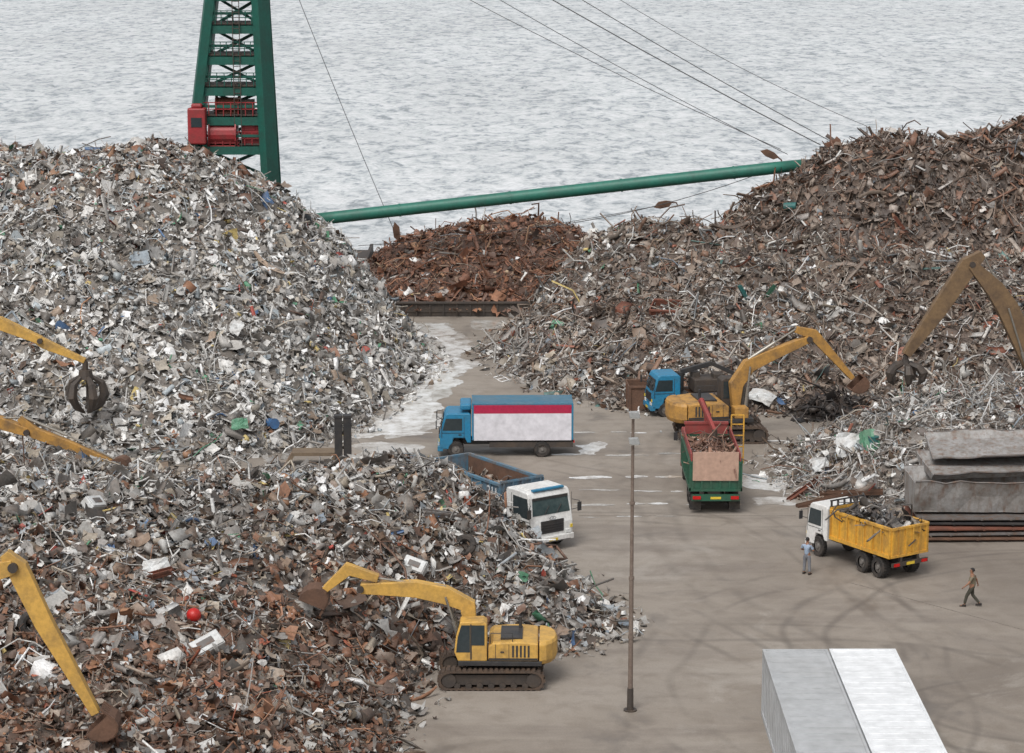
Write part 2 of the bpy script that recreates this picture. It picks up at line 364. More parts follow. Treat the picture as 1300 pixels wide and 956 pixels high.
SURF['B']=Surf([G(*p) for p in [(690,722),(735,748),(770,778),(778,800),(745,820),(690,834),(640,838),(585,838),(545,858),(520,905),(505,960),(490,1040)]]+
  [W((-8,70,0)),W((-35,68,0)),W((-50,90,0)),W((-50,124,0)),W((-30,122.5,0)),W((-16,121,0)),W((-9,119,0)),W((-6.2,115.5,0)),W((-3.6,112.6,0)),W((-.8,110,0))],
  [AT(0,574,109),AT(-120,574,109),AT(80,594,109),AT(150,604,109),AT(300,612,109),AT(450,598,110),AT(540,594,109.5),AT(590,618,108.5),AT(640,648,107),
   G(100,700,5.2),G(300,700,4.7),G(450,700,4.1),G(560,700,3.2),G(640,725,2.1),G(700,770,1.1),G(300,800,3.2),G(400,775,2.5),G(100,800,4.2),G(450,800,1.6),G(540,790,1.3),G(620,790,.9),G(450,870,1.0),G(350,860,2),G(250,900,2.6),G(60,900,3.0),G(-120,750,5),G(-150,900,3),G(350,960,2)],.6)
SURF['C']=Surf([W((-10.8,176,.5)),W((-5,175.9,.5)),W((0,175.9,.5)),W((6,175.9,.5)),W((9,185,.5)),W((8,203,.5)),W((-4,204,.5)),W((-10,196,.5)),W((-12,186,.5))],
  [AT(500,312,188),AT(545,294,189),AT(600,288,190),AT(660,276,190),AT(720,288,190),AT(600,330,183),AT(520,340,181.5),AT(680,330,183)],.7,z0=.6)
SURF['D']=Surf([G(*p) for p in [(668,405),(640,425),(622,450),(640,470),(690,493),(760,512),(830,522),(900,527),(1000,524),(1080,520),(1200,530),(1400,540)]]+
  [W((62,150,0)),W((62,180,0)),W((40,181,0)),W((20,183,0)),W((9,183,0)),W((3.5,177,0))],
  [AT(690,358,175),AT(740,306,176),AT(800,294,177),AT(860,292,176),AT(920,300,172),AT(1000,318,166),AT(1060,326,163),AT(1150,334,161),AT(1300,334,161),AT(1420,334,161),
   AT(1150,345,170),AT(1300,345,170),AT(720,425,160),AT(850,400,158),AT(880,350,166),AT(1000,400,155),AT(1150,400,153)],1.1)
SURF['R']=Surf([W((13.5,174,4)),W((16,170.5,4)),W((21,168,4)),W((29,166.5,4)),W((40,166,4)),W((52,166,4)),W((64,168,4)),W((64,186,4)),W((40,187,4)),W((22,185,4)),W((15,181,4))],
  [AT(935,276,177),AT(965,256,176),AT(1000,236,175.5),AT(1035,198,175),AT(1070,178,175),AT(1130,168,175),AT(1205,196,174),AT(1245,184,175),AT(1300,160,175),AT(1420,156,175),AT(1060,255,171),AT(1200,260,170.5),AT(1330,250,170.5)],1.1,z0=4)
SURF['E']=Surf([G(*p) for p in [(985,592),(1000,614),(1030,632),(1090,642),(1160,646),(1300,650),(1420,650)]]+[W((46,125,0)),W((46,142,0)),W((34,142,0)),W((26,140,0)),W((20,137,0)),W((16.5,134,0))],
  [AT(1030,568,130),AT(1060,552,130),AT(1130,520,131),AT(1200,498,132),AT(1300,486,134),AT(1400,486,134),AT(1060,600,124.5),AT(1130,575,124)],.5)
SURF['F']=Surf([G(*p) for p in [(1020,530),(1055,534),(1092,530),(1092,520),(1056,514),(1022,520)]],[AT(1050,508,142),AT(1065,505,142)],.2)
def rA(x,y,z): return np.clip(.04+.35*fbm(x,y,.12,3)+.35*np.clip((z-10)/4,0,1),.02,.5)
def rB(x,y,z):
    u,v=proj(x,y,z); return np.clip(.12+np.clip((v-700)/130,0,1)*.62*np.clip((720-u)/250,.15,1)+fbm(x,y,.15,3)*.8,.04,.85)
def rD(x,y,z):
    u,v=proj(x,y,z); return np.clip(.82-.5*np.clip((v-380)/120,0,1)*np.clip((1000-u)/200,0,1)+fbm(x,y,.15,3)*.9,.1,1)
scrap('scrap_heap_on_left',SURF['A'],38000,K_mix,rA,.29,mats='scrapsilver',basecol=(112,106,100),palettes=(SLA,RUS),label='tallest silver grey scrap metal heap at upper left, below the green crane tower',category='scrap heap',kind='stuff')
scrap('scrap_heap_in_front',SURF['B'],42000,K_mix,rB,.26,palettes=(SIL,RUS),basecol=(92,83,76),label='long low scrap heap in the left foreground, grey above and rust brown at its bottom',category='scrap heap',kind='stuff')
scrap('rusty_scrap_heap',SURF['C'],9000,K_brn,lambda x,y,z:np.full_like(x,.93),.30,mats='scraprust',zmin=.5,basecol=(88,69,60),palettes=(SIL,ORG),label='rust orange scrap heap lying in the barge under the green boom',category='scrap heap',kind='stuff')
scrap('scrap_heap_on_right',SURF['D'],34000,K_brn,rD,.30,palettes=(SIL,BRN),basecol=(96,84,76),label='wide grey brown scrap ridge at right, sloping down behind the middle excavator',category='scrap heap',kind='stuff')
scrap('dark_scrap_mound',SURF['R'],14000,K_brn,lambda x,y,z:np.full_like(x,.92),.32,zmin=4,palettes=(SIL,DBR),basecol=(82,72,65),label='steep dark brown scrap mound at upper right, beyond the end of the green boom',category='scrap heap',kind='stuff')
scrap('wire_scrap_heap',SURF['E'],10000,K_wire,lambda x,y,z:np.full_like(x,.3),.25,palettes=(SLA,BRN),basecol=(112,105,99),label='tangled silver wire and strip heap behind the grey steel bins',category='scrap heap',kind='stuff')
scrap('dark_wire_heap',SURF['F'],800,K_wire,lambda x,y,z:np.full_like(x,1.),.28,palettes=(SIL,pal([((52,50,50),.2,3),((74,68,64),0,1)])),basecol=(50,46,44),label='small black tangle of wire right of the middle excavator',category='scrap heap',kind='stuff')
def HIT(px,py):
    Y=np.arange(70,230,.2); d=ray(px,py); t=Y/d.y; X=d.x*t; Z=H+d.z*t
    hm=Z<0
    for s in SURF.values():
        x0,x1,y0,y1=s.bb; m=(X>x0)&(X<x1)&(Y>y0)&(Y<y1)
        if m.any():
            hh=np.full(len(X),-9.); hh[m]=s.h(X[m],Y[m]); hm=hm|(hh>Z)
    i=np.argmax(hm); return W((X[i],Y[i],Z[i]))
# ------------------------------------------------------------ ground, sea
def ground_mat():
    m,nt,p=newmat('yard_concrete')
    n1=noise(nt,.07,6,.6); n2=noise(nt,.9,6,.65,dist=.4); n3=noise(nt,14,4,.7); ns=noise(nt,.25,5,.6,sc=(.35,1.6,1))
    n4=noise(nt,.16,6,.7,dist=.8)
    c=ramp(nt,n1,[(.3,lin((120,111,102))),(.5,lin((143,134,124))),(.7,lin((154,146,137)))])
    c=mix(nt,ramp(nt,n2,[(.45,0),(.7,.4)]),c,lin((108,97,86)))
    c=mix(nt,ramp(nt,ns,[(.5,0),(.66,.5)]),c,lin((110,101,94)))
    c=mix(nt,ramp(nt,n4,[(.55,0),(.66,.55)]),c,lin((96,88,81)))
    c=mix(nt,ramp(nt,n4,[(.32,.35),(.42,0)]),c,lin((172,166,158)))
    c=mix(nt,1.0,c,ramp(nt,n3,[(.3,.86),(.7,1.08)]),'MULTIPLY')
    tc=nt.nodes.new('ShaderNodeTexCoord')
    wob=nt.nodes.new('ShaderNodeTexNoise'); wob.inputs['Scale'].default_value=.12; wob.inputs['Detail'].default_value=1
    nt.links.new(tc.outputs['Object'],wob.inputs['Vector'])
    brk=noise(nt,.2,3,.6)
    for (cx,cy,r,wd,a) in ((26,96,13,.13,.42),(26,96,14.9,.13,.42),(24,92,17.5,.12,.32),(24,92,19.3,.12,.32),(9,70,28,.13,.34),(9,70,29.9,.13,.34),(40,110,24,.16,.36),(40,110,25.9,.16,.36),(-30,95,46,.12,.32),(-30,95,47.9,.12,.32),(22,86,6,.1,.4),(22,86,7.8,.1,.4),(60,120,52,.2,.28),(60,120,53.9,.2,.28),(-14,84,26,.13,.36),(-14,84,27.9,.13,.36),(-20,140,30,.2,.28),(14,230,112,.14,.36),(14,230,113.8,.14,.36)):
        d=nt.nodes.new('ShaderNodeVectorMath'); d.operation='DISTANCE'; d.inputs[1].default_value=(cx,cy,0)
        nt.links.new(tc.outputs['Object'],d.inputs[0])
        ad=nt.nodes.new('ShaderNodeMath'); ad.operation='MULTIPLY_ADD'; ad.inputs[1].default_value=2.4; nt.links.new(wob.outputs['Fac'],ad.inputs[0]); nt.links.new(d.outputs['Value'],ad.inputs[2])
        s=nt.nodes.new('ShaderNodeMath'); s.operation='SUBTRACT'; s.inputs[1].default_value=r+1.2; nt.links.new(ad.outputs[0],s.inputs[0])
        ab=nt.nodes.new('ShaderNodeMath'); ab.operation='ABSOLUTE'; nt.links.new(s.outputs[0],ab.inputs[0])
        dv=nt.nodes.new('ShaderNodeMath'); dv.operation='DIVIDE'; dv.inputs[1].default_value=wd*2; nt.links.new(ab.outputs[0],dv.inputs[0])
        f=ramp(nt,dv.outputs[0],[(.2,a),(1.,0)])
        f=mix(nt,1.0,f,ramp(nt,brk,[(.4,.1),(.58,1)]),'MULTIPLY')
        c=mix(nt,f,c,lin((88,81,75)))
    nt.links.new(c,p.inputs['Base Color'])
    r=ramp(nt,n4,[(.5,.8),(.66,.4)]); nt.links.new(r,p.inputs['Roughness']); bump(nt,p,n2,.2,.03)
    return m
gm=MB()
poly=[(-600,-200),(600,-200),(600,191),(7,191),(7,175),(-12,175),(-12,183),(-600,183)]
n=len(poly); gm.add([(x,y,0) for x,y in poly]+[(x,y,-4) for x,y in poly],[tuple(range(n))]+[(k,n+k,n+(k+1)%n,(k+1)%n) for k in range(n)])
M['ground']=ground_mat(); gm.build('ground','ground',kind='structure')
def sea_mat():
    m,nt,p=newmat('sea_water_painted_sheen')
    a=noise(nt,1.0,5,.6,sc=(.46,.2,1),dist=.7); b=noise(nt,.04,4,.5,sc=(1,.35,1)); c_=noise(nt,2.6,3,.55,sc=(.6,.3,1),dist=.4)
    s=nt.nodes.new('ShaderNodeMath'); s.operation='MULTIPLY_ADD'; s.inputs[1].default_value=.45; nt.links.new(c_,s.inputs[0]); nt.links.new(a,s.inputs[2])
    c=ramp(nt,s.outputs[0],[(.54,lin((144,152,157))),(.64,lin((184,190,194))),(.74,lin((212,216,218))),(.9,lin((232,234,236)))])  # sky sheen and light and dark ripple faces painted into the base colour
    c=mix(nt,1.0,c,ramp(nt,b,[(.35,.9),(.65,1.03)]),'MULTIPLY')
    nt.links.new(c,p.inputs['Base Color']); p.inputs['Roughness'].default_value=.25; p.inputs['IOR'].default_value=1.33
    bump(nt,p,s.outputs[0],.35,.8); return m
M['sea']=sea_mat()
MB().add([(-4000,60,-2.5),(4000,60,-2.5),(4000,8000,-2.5),(-4000,8000,-2.5)],[(0,1,2,3)]).build('sea','sea',kind='structure')
def wet_sheen(name,c1,c2,c3):
    m,nt,p=newmat(name); n=noise(nt,.9,7,.7); c=ramp(nt,n,[(.38,lin(c1)),(.5,lin(c2)),(.66,lin(c3))])
    nt.links.new(c,p.inputs['Base Color']); p.inputs['Roughness'].default_value=.14; bump(nt,p,noise(nt,5,3),.06,.02); return m
M['wet_sheen']=wet_sheen('puddle_painted_sky_sheen',(158,151,143),(206,204,200),(234,235,236)); M['damp_sheen']=wet_sheen('damp_streak_painted_sheen',(146,138,128),(176,171,164),(208,206,202))  # pale sky reflection painted into the colour of puddles and damp streaks
def rag(pts,it=4,amp=.22):
    pts=[Vector((p[0],p[1])) for p in pts]
    for k in range(it):
        q=[]
        for i,p in enumerate(pts):
            b=pts[(i+1)%len(pts)]; d=b-p; q.append(p); q.append((p+b)/2+Vector((-d.y,d.x))*random.uniform(-amp,amp))
        pts=q
    return pts
def puddle(pxs,z=.006,it=4,amp=.2,mt='wet_sheen'):
    p=rag([G(*q) for q in pxs],it,amp); MB().add([(a.x,a.y,z) for a in p],[tuple(range(len(p)))]).build('puddle',mt,kind='structure')
puddle([(508,410),(572,409),(588,424),(608,440),(602,466),(572,482),(532,476),(542,450),(532,428)],.004,5,.22,'damp_sheen')
puddle([(522,480),(590,476),(574,496),(556,512),(562,534),(536,552),(490,558),(468,542),(500,520),(478,512),(518,498)],.005,5,.22,'damp_sheen')
puddle([(515,411),(566,410),(580,424),(600,440),(596,464),(566,478),(540,474),(548,450),(538,430)],.009,5)
puddle([(530,480),(580,474),(566,494),(548,510),(554,532),(530,548),(496,554),(476,542),(506,520),(486,512),(524,498)],.010,5)
puddle([(425,545),(470,542),(500,548),(470,556),(440,556)],.007); puddle([(600,405),(640,407),(625,420),(602,418)],.007,4,.2,'damp_sheen')
puddle([(945,602),(1000,606),(1012,618),(985,624),(950,620)],.007); puddle([(955,632),(1010,634),(1015,642),(960,642)],.007,4,.2,'damp_sheen'); puddle([(730,565),(760,560),(750,578),(736,576)],.007)
puddle([(440,566),(500,562),(540,568),(520,582),(470,584)],.007,4,.2,'damp_sheen')
for (xa,xb,y0,th_) in ((440,560,550,3.2),(728,840,549,2.6),(700,870,577,2.6),(722,985,606,3.2),(735,868,623,2.),(728,1012,640,2.6),(735,860,656,1.4),(430,520,580,2.6),(945,1000,560,2.6),(960,1015,578,2.2)):
    seg=xa
    while seg<xb:
        L=random.uniform(14,60); e=min(seg+L,xb); j=random.uniform(-1.3,1.3); tt=th_*random.uniform(.6,1.2)
        puddle([(seg,y0+j-tt*.2),((seg+e)/2,y0+j-tt*.6),(e,y0+j-tt*.2),(e,y0+j+tt*.2),((seg+e)/2,y0+j+tt*.5),(seg,y0+j+tt*.2)],.012,4,.12,random.choice(['damp_sheen','damp_sheen','wet_sheen'])); seg=e+random.uniform(2,22)
M['joint']=pm('joint_filler',(124,116,108),.8,0,.6,(146,138,130))
for (a,b) in (((735,655),(1010,655)),((1080,740),(1300,800))):
    a=G(*a);b=G(*b); MB().bar(a+W((0,0,.0)),b+W((0,0,.0)),.05,.036).build('expansion_joint','joint',kind='structure')
# ------------------------------------------------------------ crane tower, boom, cables, barge
t=empty('crane_tower',(-21.2,185,-.5),0,'tall green lattice crane tower with red winches rising behind the left heap','crane tower')
def corner(sx,sy,z):
    h=2.9-(z-11)*.088; d=1.7-(z-11)*.03
    return W(((z-11)*.049+sx*h,sy*d,z+.5))
for sx in(-1,1):
    for sy in(-1,1):
        wd=1.25 if sx>0 and sy<0 else (1.05 if sy<0 else .7)
        MB().bar(corner(sx,sy,-.5),corner(sx,sy,36),wd,.7).build('leg','crane',t,.04)
for z in (5,8.6,11.2,13.4,15.6,17.9,20.2,22.6,25,28,31,34):
    b=MB()
    for sy in(-1,1): b.bar(corner(-1,sy,z),corner(1,sy,z),.3,.6)
    for sx in(-1,1): b.bar(corner(sx,-1,z),corner(sx,1,z),.25,.4)
    b.build('cross_beam','crane',t)
for z in (12.3,14.5,16.7,19,21.4): MB().bar(corner(-1,-1,z),corner(1,-1,z),.14,.2).build('cross_beam','crane',t)
zz=[5,8.6,11.2,13.4,15.6,17.9,20.2,22.6,25,28]
for i in range(len(zz)-1):
    MB().bar(corner(-1,1,zz[i]),corner(1,1,zz[i+1]),.24).build('brace','crane',t)
    MB().bar(corner(1,1,zz[i]),corner(-1,1,zz[i+1]),.2).build('brace','crane',t)
    MB().bar(corner(1,-1,zz[i]),corner(1,1,zz[i+1]),.18).build('brace','crane',t); MB().bar(corner(-1,-1,zz[i+1]),corner(-1,1,zz[i]),.18).build('brace','crane',t)
for z in (15.7,18.0,20.3,22.7,13.5,11.3):
    c=corner(0,0,z); MB().box((c.x,0,c.z+.35),(4.6 if z<18 else 3.7,3.2,.12)).build('platform','dark',t)
    b=MB(); hw_=2.2 if z<18 else 1.8
    for y in(-1.65,):
        for k in range(9): b.bar((c.x-hw_+k*hw_/4,y,c.z+.3),(c.x-hw_+k*hw_/4,y,c.z+1.3),.06)
        for h in(.8,1.3): b.bar((c.x-hw_,y,c.z+h),(c.x+hw_,y,c.z+h),.06)
    b.build('railing','crane' if z>14 else 'red',t)
MB().box((-2.35,-2.15,13.6),(1.35,1.0,2.7)).box((-2.35,-2.15,15.1),(.8,.7,.35)).build('winch_cabin','red',t,.12)
MB().box((-2.35,-2.67,13.9),(.8,.04,.7)).build('cabin_window','glass',t)
b=MB(); b.cyl((-1.5,-1.0,12.9),(.4,-1.0,12.9),.85,None,16); b.box((-.5,-1.0,12.1),(2.4,1.2,.5)); b.cyl((-1.6,-1.0,12.9),(-1.5,-1.0,12.9),1.1,None,16); b.cyl((.4,-1.0,12.9),(.5,-1.0,12.9),1.1,None,16); b.build('winch','red',t)
b=MB(); b.cyl((-1.0,-.6,15.0),(.6,-.6,15.0),.6,None,16); b.cyl((-1.1,-.6,15.0),(-1.0,-.6,15.0),.85,None,16); b.cyl((.6,-.6,15.0),(.7,-.6,15.0),.85,None,16); b.box((-.2,-.6,14.4),(2,.8,.3)); b.build('winch','rustred',t)
MB().box((1.5,-.8,13.0),(1.3,1.2,1.8)).box((1.5,-1.42,13.4),(.8,.06,.5)).build('engine_box','red',t,.05)
MB().box((1.3,-.8,14.9),(1.0,1,1.1)).build('control_cabin','dark',t,.05)
b=MB(); 
for k in range(30): b.bar((.4,-1.75,14+k*.4),(.9,-1.75,14+k*.4),.05)
for x in(.4,.9): b.bar((x,-1.75,12),(x,-1.75,26),.06)
b.build('ladder','dark',t)
cb=empty('crane_barge',(-24,196,-2.6),0,'dark low deck barge carrying the green crane tower, mostly hidden behind the left heap','barge')
MB().b2(-22,12,-12.5,14,0,2.3).build('hull','dark',cb,.1)
b=MB(); b.b2(9,10.2,-12,-10.8,2.3,3.2); b.bar((7,-11,2.3),(7,-11,5.2),.18); b.bar((11,-11,2.3),(11,-11,4.2),.18); b.bar((7,-11,4.0),(11,-11,3.6),.14); b.build('bow_rail','black',cb)
P0,P1=AT(380,281,184),AT(1022,209,181)
bo=empty('crane_boom',P0,0,'long green tubular crane boom lying level above the rusty heap','crane boom')
L=P1-P0; m=MB(); pts=[L*(k/12) for k in range(13)]; m.tube(pts,[.46]+[.46]*10+[.46,.42],18); m.build('boom_tube','boomg',bo,smooth=True)
for f in(.2,.42,.64,.86): MB().cyl(L*f,L*(f+.004),.5,None,18).build('flange','boomg',bo)
m=MB(); e=L; m.box(e+W((.4,0,0)),(1,.9,.7)); m.cyl(e+W((.9,-.3,.3)),e+W((.9,.3,.3)),.42,None,14); m.box(e+W((1.3,0,.7)),(.5,.3,1.3)); m.build('boom_head','black',bo)
def cable(pa,pb,r,label,sag=0,extra=None):
    pts=[pa.lerp(pb,k/14)-W((0,0,sag*4*(k/14)*(1-k/14))) for k in range(15)]
    return MB().tube(pts,r,5).build('cable','cable',None,label=label,category='cable',group='steel crane cables')
cable(AT(540,-30,187),AT(992,190,182),.028,'leftmost of the fan of crane cables, ending by the dark hook block',.3)
cable(AT(584,-30,187),AT(1000,196,182),.028,'second cable from the left in the fan above the boom',.3)
cable(AT(650,-30,187),AT(1042,184,181),.045,'thick middle crane cable running down to the boom head',.2)
cable(AT(690,-30,187),AT(1056,180,181),.035,'crane cable just right of the thick one, ending at the boom head',.2)
cable(AT(740,-30,187),AT(1100,160,180),.024,'rightmost thin crane cable crossing the sea to the top of the right heap',.6)
cable(AT(372,-20,186),AT(500,292,186),.026,'lone thin cable hanging between the tower and the boom',.2)
cable(AT(690,288,186),AT(960,222,183),.03,'slack cable running below the right half of the boom',.5)
cable(AT(455,312,186),AT(830,262,185),.026,'thin cable running below the left half of the boom',.4)
def hook(px,py,Y,label,ang):
    m=MB(); m.prism([(-.75,.0),(-.3,.3),(.3,.25),(.75,.05),(.4,-.25),(-.3,-.22)],-.15,.15); m.cyl((0,-.2,0),(0,.2,0),.2,None,10); m.tube([(.7,0,0),(1.0,0,-.1),(1.05,0,-.35),(.8,0,-.4)],.06,6)
    o=m.build('hook_block','rust',None,label=label,category='hook block',group='crane hook blocks'); o.location=AT(px,py,Y); o.rotation_euler=(0,ang,0)
hook(977,196,182,'dark red hook block just above the right end of the boom',R(20)); hook(842,260,185,'dark hook block on the slack cable below the boom',R(-15)); hook(503,294,186,'small hook block at the left below the boom',R(80))
sb=empty('scrap_barge',(-2.6,190,-2.6),0,'flat barge with dark rusty side wall holding the orange heap','barge')
MB().b2(-9.4,9.4,-14.9,15,0,2.9).build('hull','dark',sb)
m=MB(); m.b2(-9.4,9.4,-14.95,-14.7,2.9,3.55)
for k in range(20): m.b2(-9.3+k*.98,-9.2+k*.98,-15.05,-14.95,2.0,3.5)
m.b2(-9.5,9.5,-15.1,-14.6,3.55,3.65); m.build('side_wall','dark',sb)
MB().b2(-9.4,-9.15,-14.7,15,2.9,3.55).build('end_wall','dark',sb)
# ------------------------------------------------------------ vehicles
def wheel(root,x,y,r=.5,wd=.28,name='wheel'):
    m=MB(); prof=[(r*.55,-wd/2),(r*.93,-wd/2),(r,-wd*.32),(r,wd*.32),(r*.93,wd/2),(r*.55,wd/2)]
    n=22; vs=[];fs=[]
    for k in range(n):
        a=2*math.pi*k/n
        for (rr,yy) in prof: vs.append((rr*math.cos(a),yy,rr*math.sin(a)))
    q=len(prof)
    for k in range(n):
        for j in range(q-1): fs.append((k*q+j,k*q+j+1,((k+1)%n)*q+j+1,((k+1)%n)*q+j))
    m.add(vs,fs); 
    for k in range(22):
        a=2*math.pi*(k+.5)/22; m.box((r*math.cos(a),0,r*math.sin(a)),(.05,wd*.8,.03),Matrix.Rotation(-a,3,'Y'))
    o=m.build(name,'rubber',root); o.location=(x,y,r)
    s=1 if y>0 else -1
    m=MB(); m.cyl((0,-wd*.3,0),(0,wd*.3*1,0),r*.57,None,18); m.cyl((0,s*wd*.3,0),(0,s*wd*.48,0),r*.25,r*.2,12)
    for k in range(8):
        a=k*math.pi/4; m.cyl((r*.38*math.cos(a),s*wd*.3,r*.38*math.sin(a)),(r*.38*math.cos(a),s*wd*.36,r*.38*math.sin(a)),r*.05,None,6)
    m.build('rim','rim',o); return o
def cab(root,L,wd,hz,mat,z0=.5,glass='glass',wlow=1.0,gr=(.42,.9),xo=0):
    hw=wd/2
    prof=[(-.02,z0),(0,z0+.75),(-.05,z0+.95),(-.26,z0+hz-.25),(-.36,z0+hz-.07),(-.5,z0+hz),(-L+.1,z0+hz),(-L,z0+hz-.1),(-L,z0+.35),(-L*.88,z0+.35),(-L*.8,z0+.62),(-L*.45,z0+.62),(-L*.36,z0)]
    c=MB().prism(prof,-hw,hw).build('cab',mat,root,.05); c.location.x=xo
    a0=Vector((-.05,0,z0+.95)); b=Vector((-.26,0,z0+hz-.25)); d=(b-a0).normalized(); nn=Vector((d.z,0,-d.x))
    a=a0+d*(wlow-.95+.06); b=b-d*.06
    m=MB(); o=nn*.018
    m.add([a+o+W((0,-hw+.12,0)),a+o+W((0,hw-.12,0)),b+o+W((0,hw-.18,0)),b+o+W((0,-hw+.18,0))],[(0,1,2,3)]); m.build('windscreen',glass,c)
    for y in(-.4,.3): MB().bar(a+o*2+W((0,y,.02)),a+o*2+d*.4+W((0,y+.3,0)),.03,.02).build('wiper','black',c)
    MB().bar(b+o*2.4+W((0,-hw+.18,-.02)),b+o*2.4+W((0,hw-.18,-.02)),.03,.12).build('sun_visor','black',c)
    for s in(-1,1):
        m=MB(); y=s*(hw+.012); m.add([(-.18,y,z0+1.05),(-L*.72,y,z0+1.05),(-L*.72,y,z0+hz-.28),(-.36,y,z0+hz-.28)],[(0,1,2,3)]); m.build('side_window','glass',c)
        m=MB(); 
        for x in(-.14,-L*.78): m.b2(x-.012,x+.012,s*(hw+.004),s*(hw+.012),z0+.62,z0+hz-.2)
        m.b2(-L*.78,-.14,s*(hw+.004),s*(hw+.012),z0+.9,z0+.925); m.b2(-L*.7,-L*.6,s*(hw),s*(hw+.04),z0+.8,z0+.84); m.build('door_seam','black',c)
        m=MB(); m.box((.02,s*(hw-.3),z0+.28),(.06,.34,.2)); m.build('headlight','head',c,.02)
        MB().box((.015,s*(hw-.1),z0+.5),(.05,.12,.16)).build('indicator','plate',c)
        m=MB(); m.tube([(-.1,s*hw,z0+1.25),(.15,s*(hw+.22),z0+1.35),(.15,s*(hw+.26),z0+1.7),(-.1,s*hw,z0+1.75)],.018,5); m.box((.16,s*(hw+.26),z0+1.42),(.06,.2,.42)); m.build('mirror','black',c)
    m=MB(); nb=int((gr[1]-gr[0])/.12)
    m.b2(-.02,.012,-.66,.66,z0+gr[0]-.03,z0+gr[1])
    for k in range(nb): m.b2(.0,.035,-.62,.62,z0+gr[0]+k*.12,z0+gr[0]+.06+k*.12)
    m.build('grille','black',c)
    m=MB().b2(-.2,.1,-hw,hw,z0-.12,z0+.16); m.build('bumper',mat,root,.03).location.x=xo
    MB().b2(.101,.108,-hw+.2,hw-.2,z0-.1,z0-.07).build('bumper_slot','black',root).location.x=xo
    m=MB().b2(.103,.115,-.25,.25,z0-.06,z0+.06); m.build('number_plate','plate',root).location.x=xo
    return c
def chassis(root,x0,x1,z=.85):
    m=MB()
    for s in(-1,1): m.b2(x0,x1,s*.35,s*.47,z-.15,z+.1)
    for k in range(6):
        x=x0+(x1-x0)*k/5; m.b2(x-.06,x+.06,-.35,.35,z-.1,z+.05)
    m.build('chassis','black',root)
    m=MB(); m.cyl((x0+(x1-x0)*.62,-.95,z-.15),(x0+(x1-x0)*.8,-.95,z-.15),.26,None,14); m.build('fuel_tank','darkgrey',root)
def text(s,root,loc,rot,size,mat='letter',name='lettering'):
    cu=bpy.data.curves.new('t','FONT'); cu.body=s; cu.size=size; cu.align_x='CENTER'; cu.align_y='CENTER'; cu.extrude=.004
    o=bpy.data.objects.new('t',cu); COL.objects.link(o); dg=bpy.context.evaluated_depsgraph_get()
    me=bpy.data.meshes.new_from_object(o.evaluated_get(dg)); bpy.data.objects.remove(o)
    q=bpy.data.objects.new(name,me); COL.objects.link(q); me.materials.clear(); me.materials.append(M[mat]); q.parent=root; q.location=loc; q.rotation_euler=rot; return q
def openbed(root,x0,x1,wd,z0,hh,mat,inner,ribs=9,tail='tailgate',front_extra=0):
    hw=wd/2; MB().b2(x0,x1,-hw,hw,z0,z0+.12).build('bed_floor',inner,root)
    for s in(-1,1):
        m=MB(); m.b2(x0,x1,s*(hw-.06),s*hw,z0+.12,z0+hh)
        for k in range(ribs): 
            x=x0+.05+(x1-x0-.1)*k/(ribs-1); m.b2(x-.05,x+.05,s*hw,s*(hw+.07),z0,z0+hh-.1,0)
        m.b2(x0,x1,s*(hw-.08),s*(hw+.09),z0+hh-.1,z0+hh+.02); m.b2(x0,x1,s*hw,s*(hw+.08),z0-.02,z0+.16)
        sp=m.build('side_panel',mat,root)
        MB().b2(x0+.05,x1-.05,s*(hw-.075),s*(hw-.062),z0+.13,z0+hh-.12).build('liner',inner,sp)
    m=MB(); m.b2(x1-.06,x1,-hw+.06,hw-.06,z0+.12,z0+hh+front_extra); 
    for k in range(5): m.b2(x1,x1+.06,-hw+.1+k*(wd-.3)/4,-hw+.2+k*(wd-.3)/4,z0,z0+hh+front_extra-.05)
    m.b2(x1-.08,x1+.07,-hw,hw,z0+hh+front_extra-.1,z0+hh+front_extra); m.build('front_panel',mat,root)
    m=MB(); m.b2(x0,x0+.06,-hw+.06,hw-.06,z0+.12,z0+hh)
    for k in range(6): m.b2(x0-.06,x0,-hw+.05+k*(wd-.2)/5,-hw+.15+k*(wd-.2)/5,z0,z0+hh)
    m.b2(x0-.08,x0+.07,-hw,hw,z0+hh-.1,z0+hh+.01); m.b2(x0-.08,x0,-hw,hw,z0,z0+.12); m.build(tail,mat,root)
def load(name,root,x0,x1,hw,z,top,N,kinds,pals,rf,label,size=.3,mat='scrap'):
    S=Surf([W((x0,-hw,z)),W((x0,0,z)),W((x0,hw,z)),W(((x0+x1)/2,hw,z+.1)),W((x1,hw,z)),W((x1,0,z)),W((x1,-hw,z)),W(((x0+x1)/2,-hw,z+.1))],[W(((x0+x1)/2,0,z+top)),W((x0*.7+x1*.3,.2,z+top*.8)),W((x0*.3+x1*.7,-.2,z+top*.9))],.2,z0=z)
    o=scrap(name,S,N,kinds,lambda x,y,zz:np.full_like(x,rf),size,.2,mat,z-.2,lambda x,y:(x>x0+.1)&(x<x1-.1)&(abs(y)<hw-.1),True,palettes=pals,label=label,category='scrap load',kind='stuff')
    o.location=root.location; o.rotation_euler=root.rotation_euler; o.scale=root.scale; return o
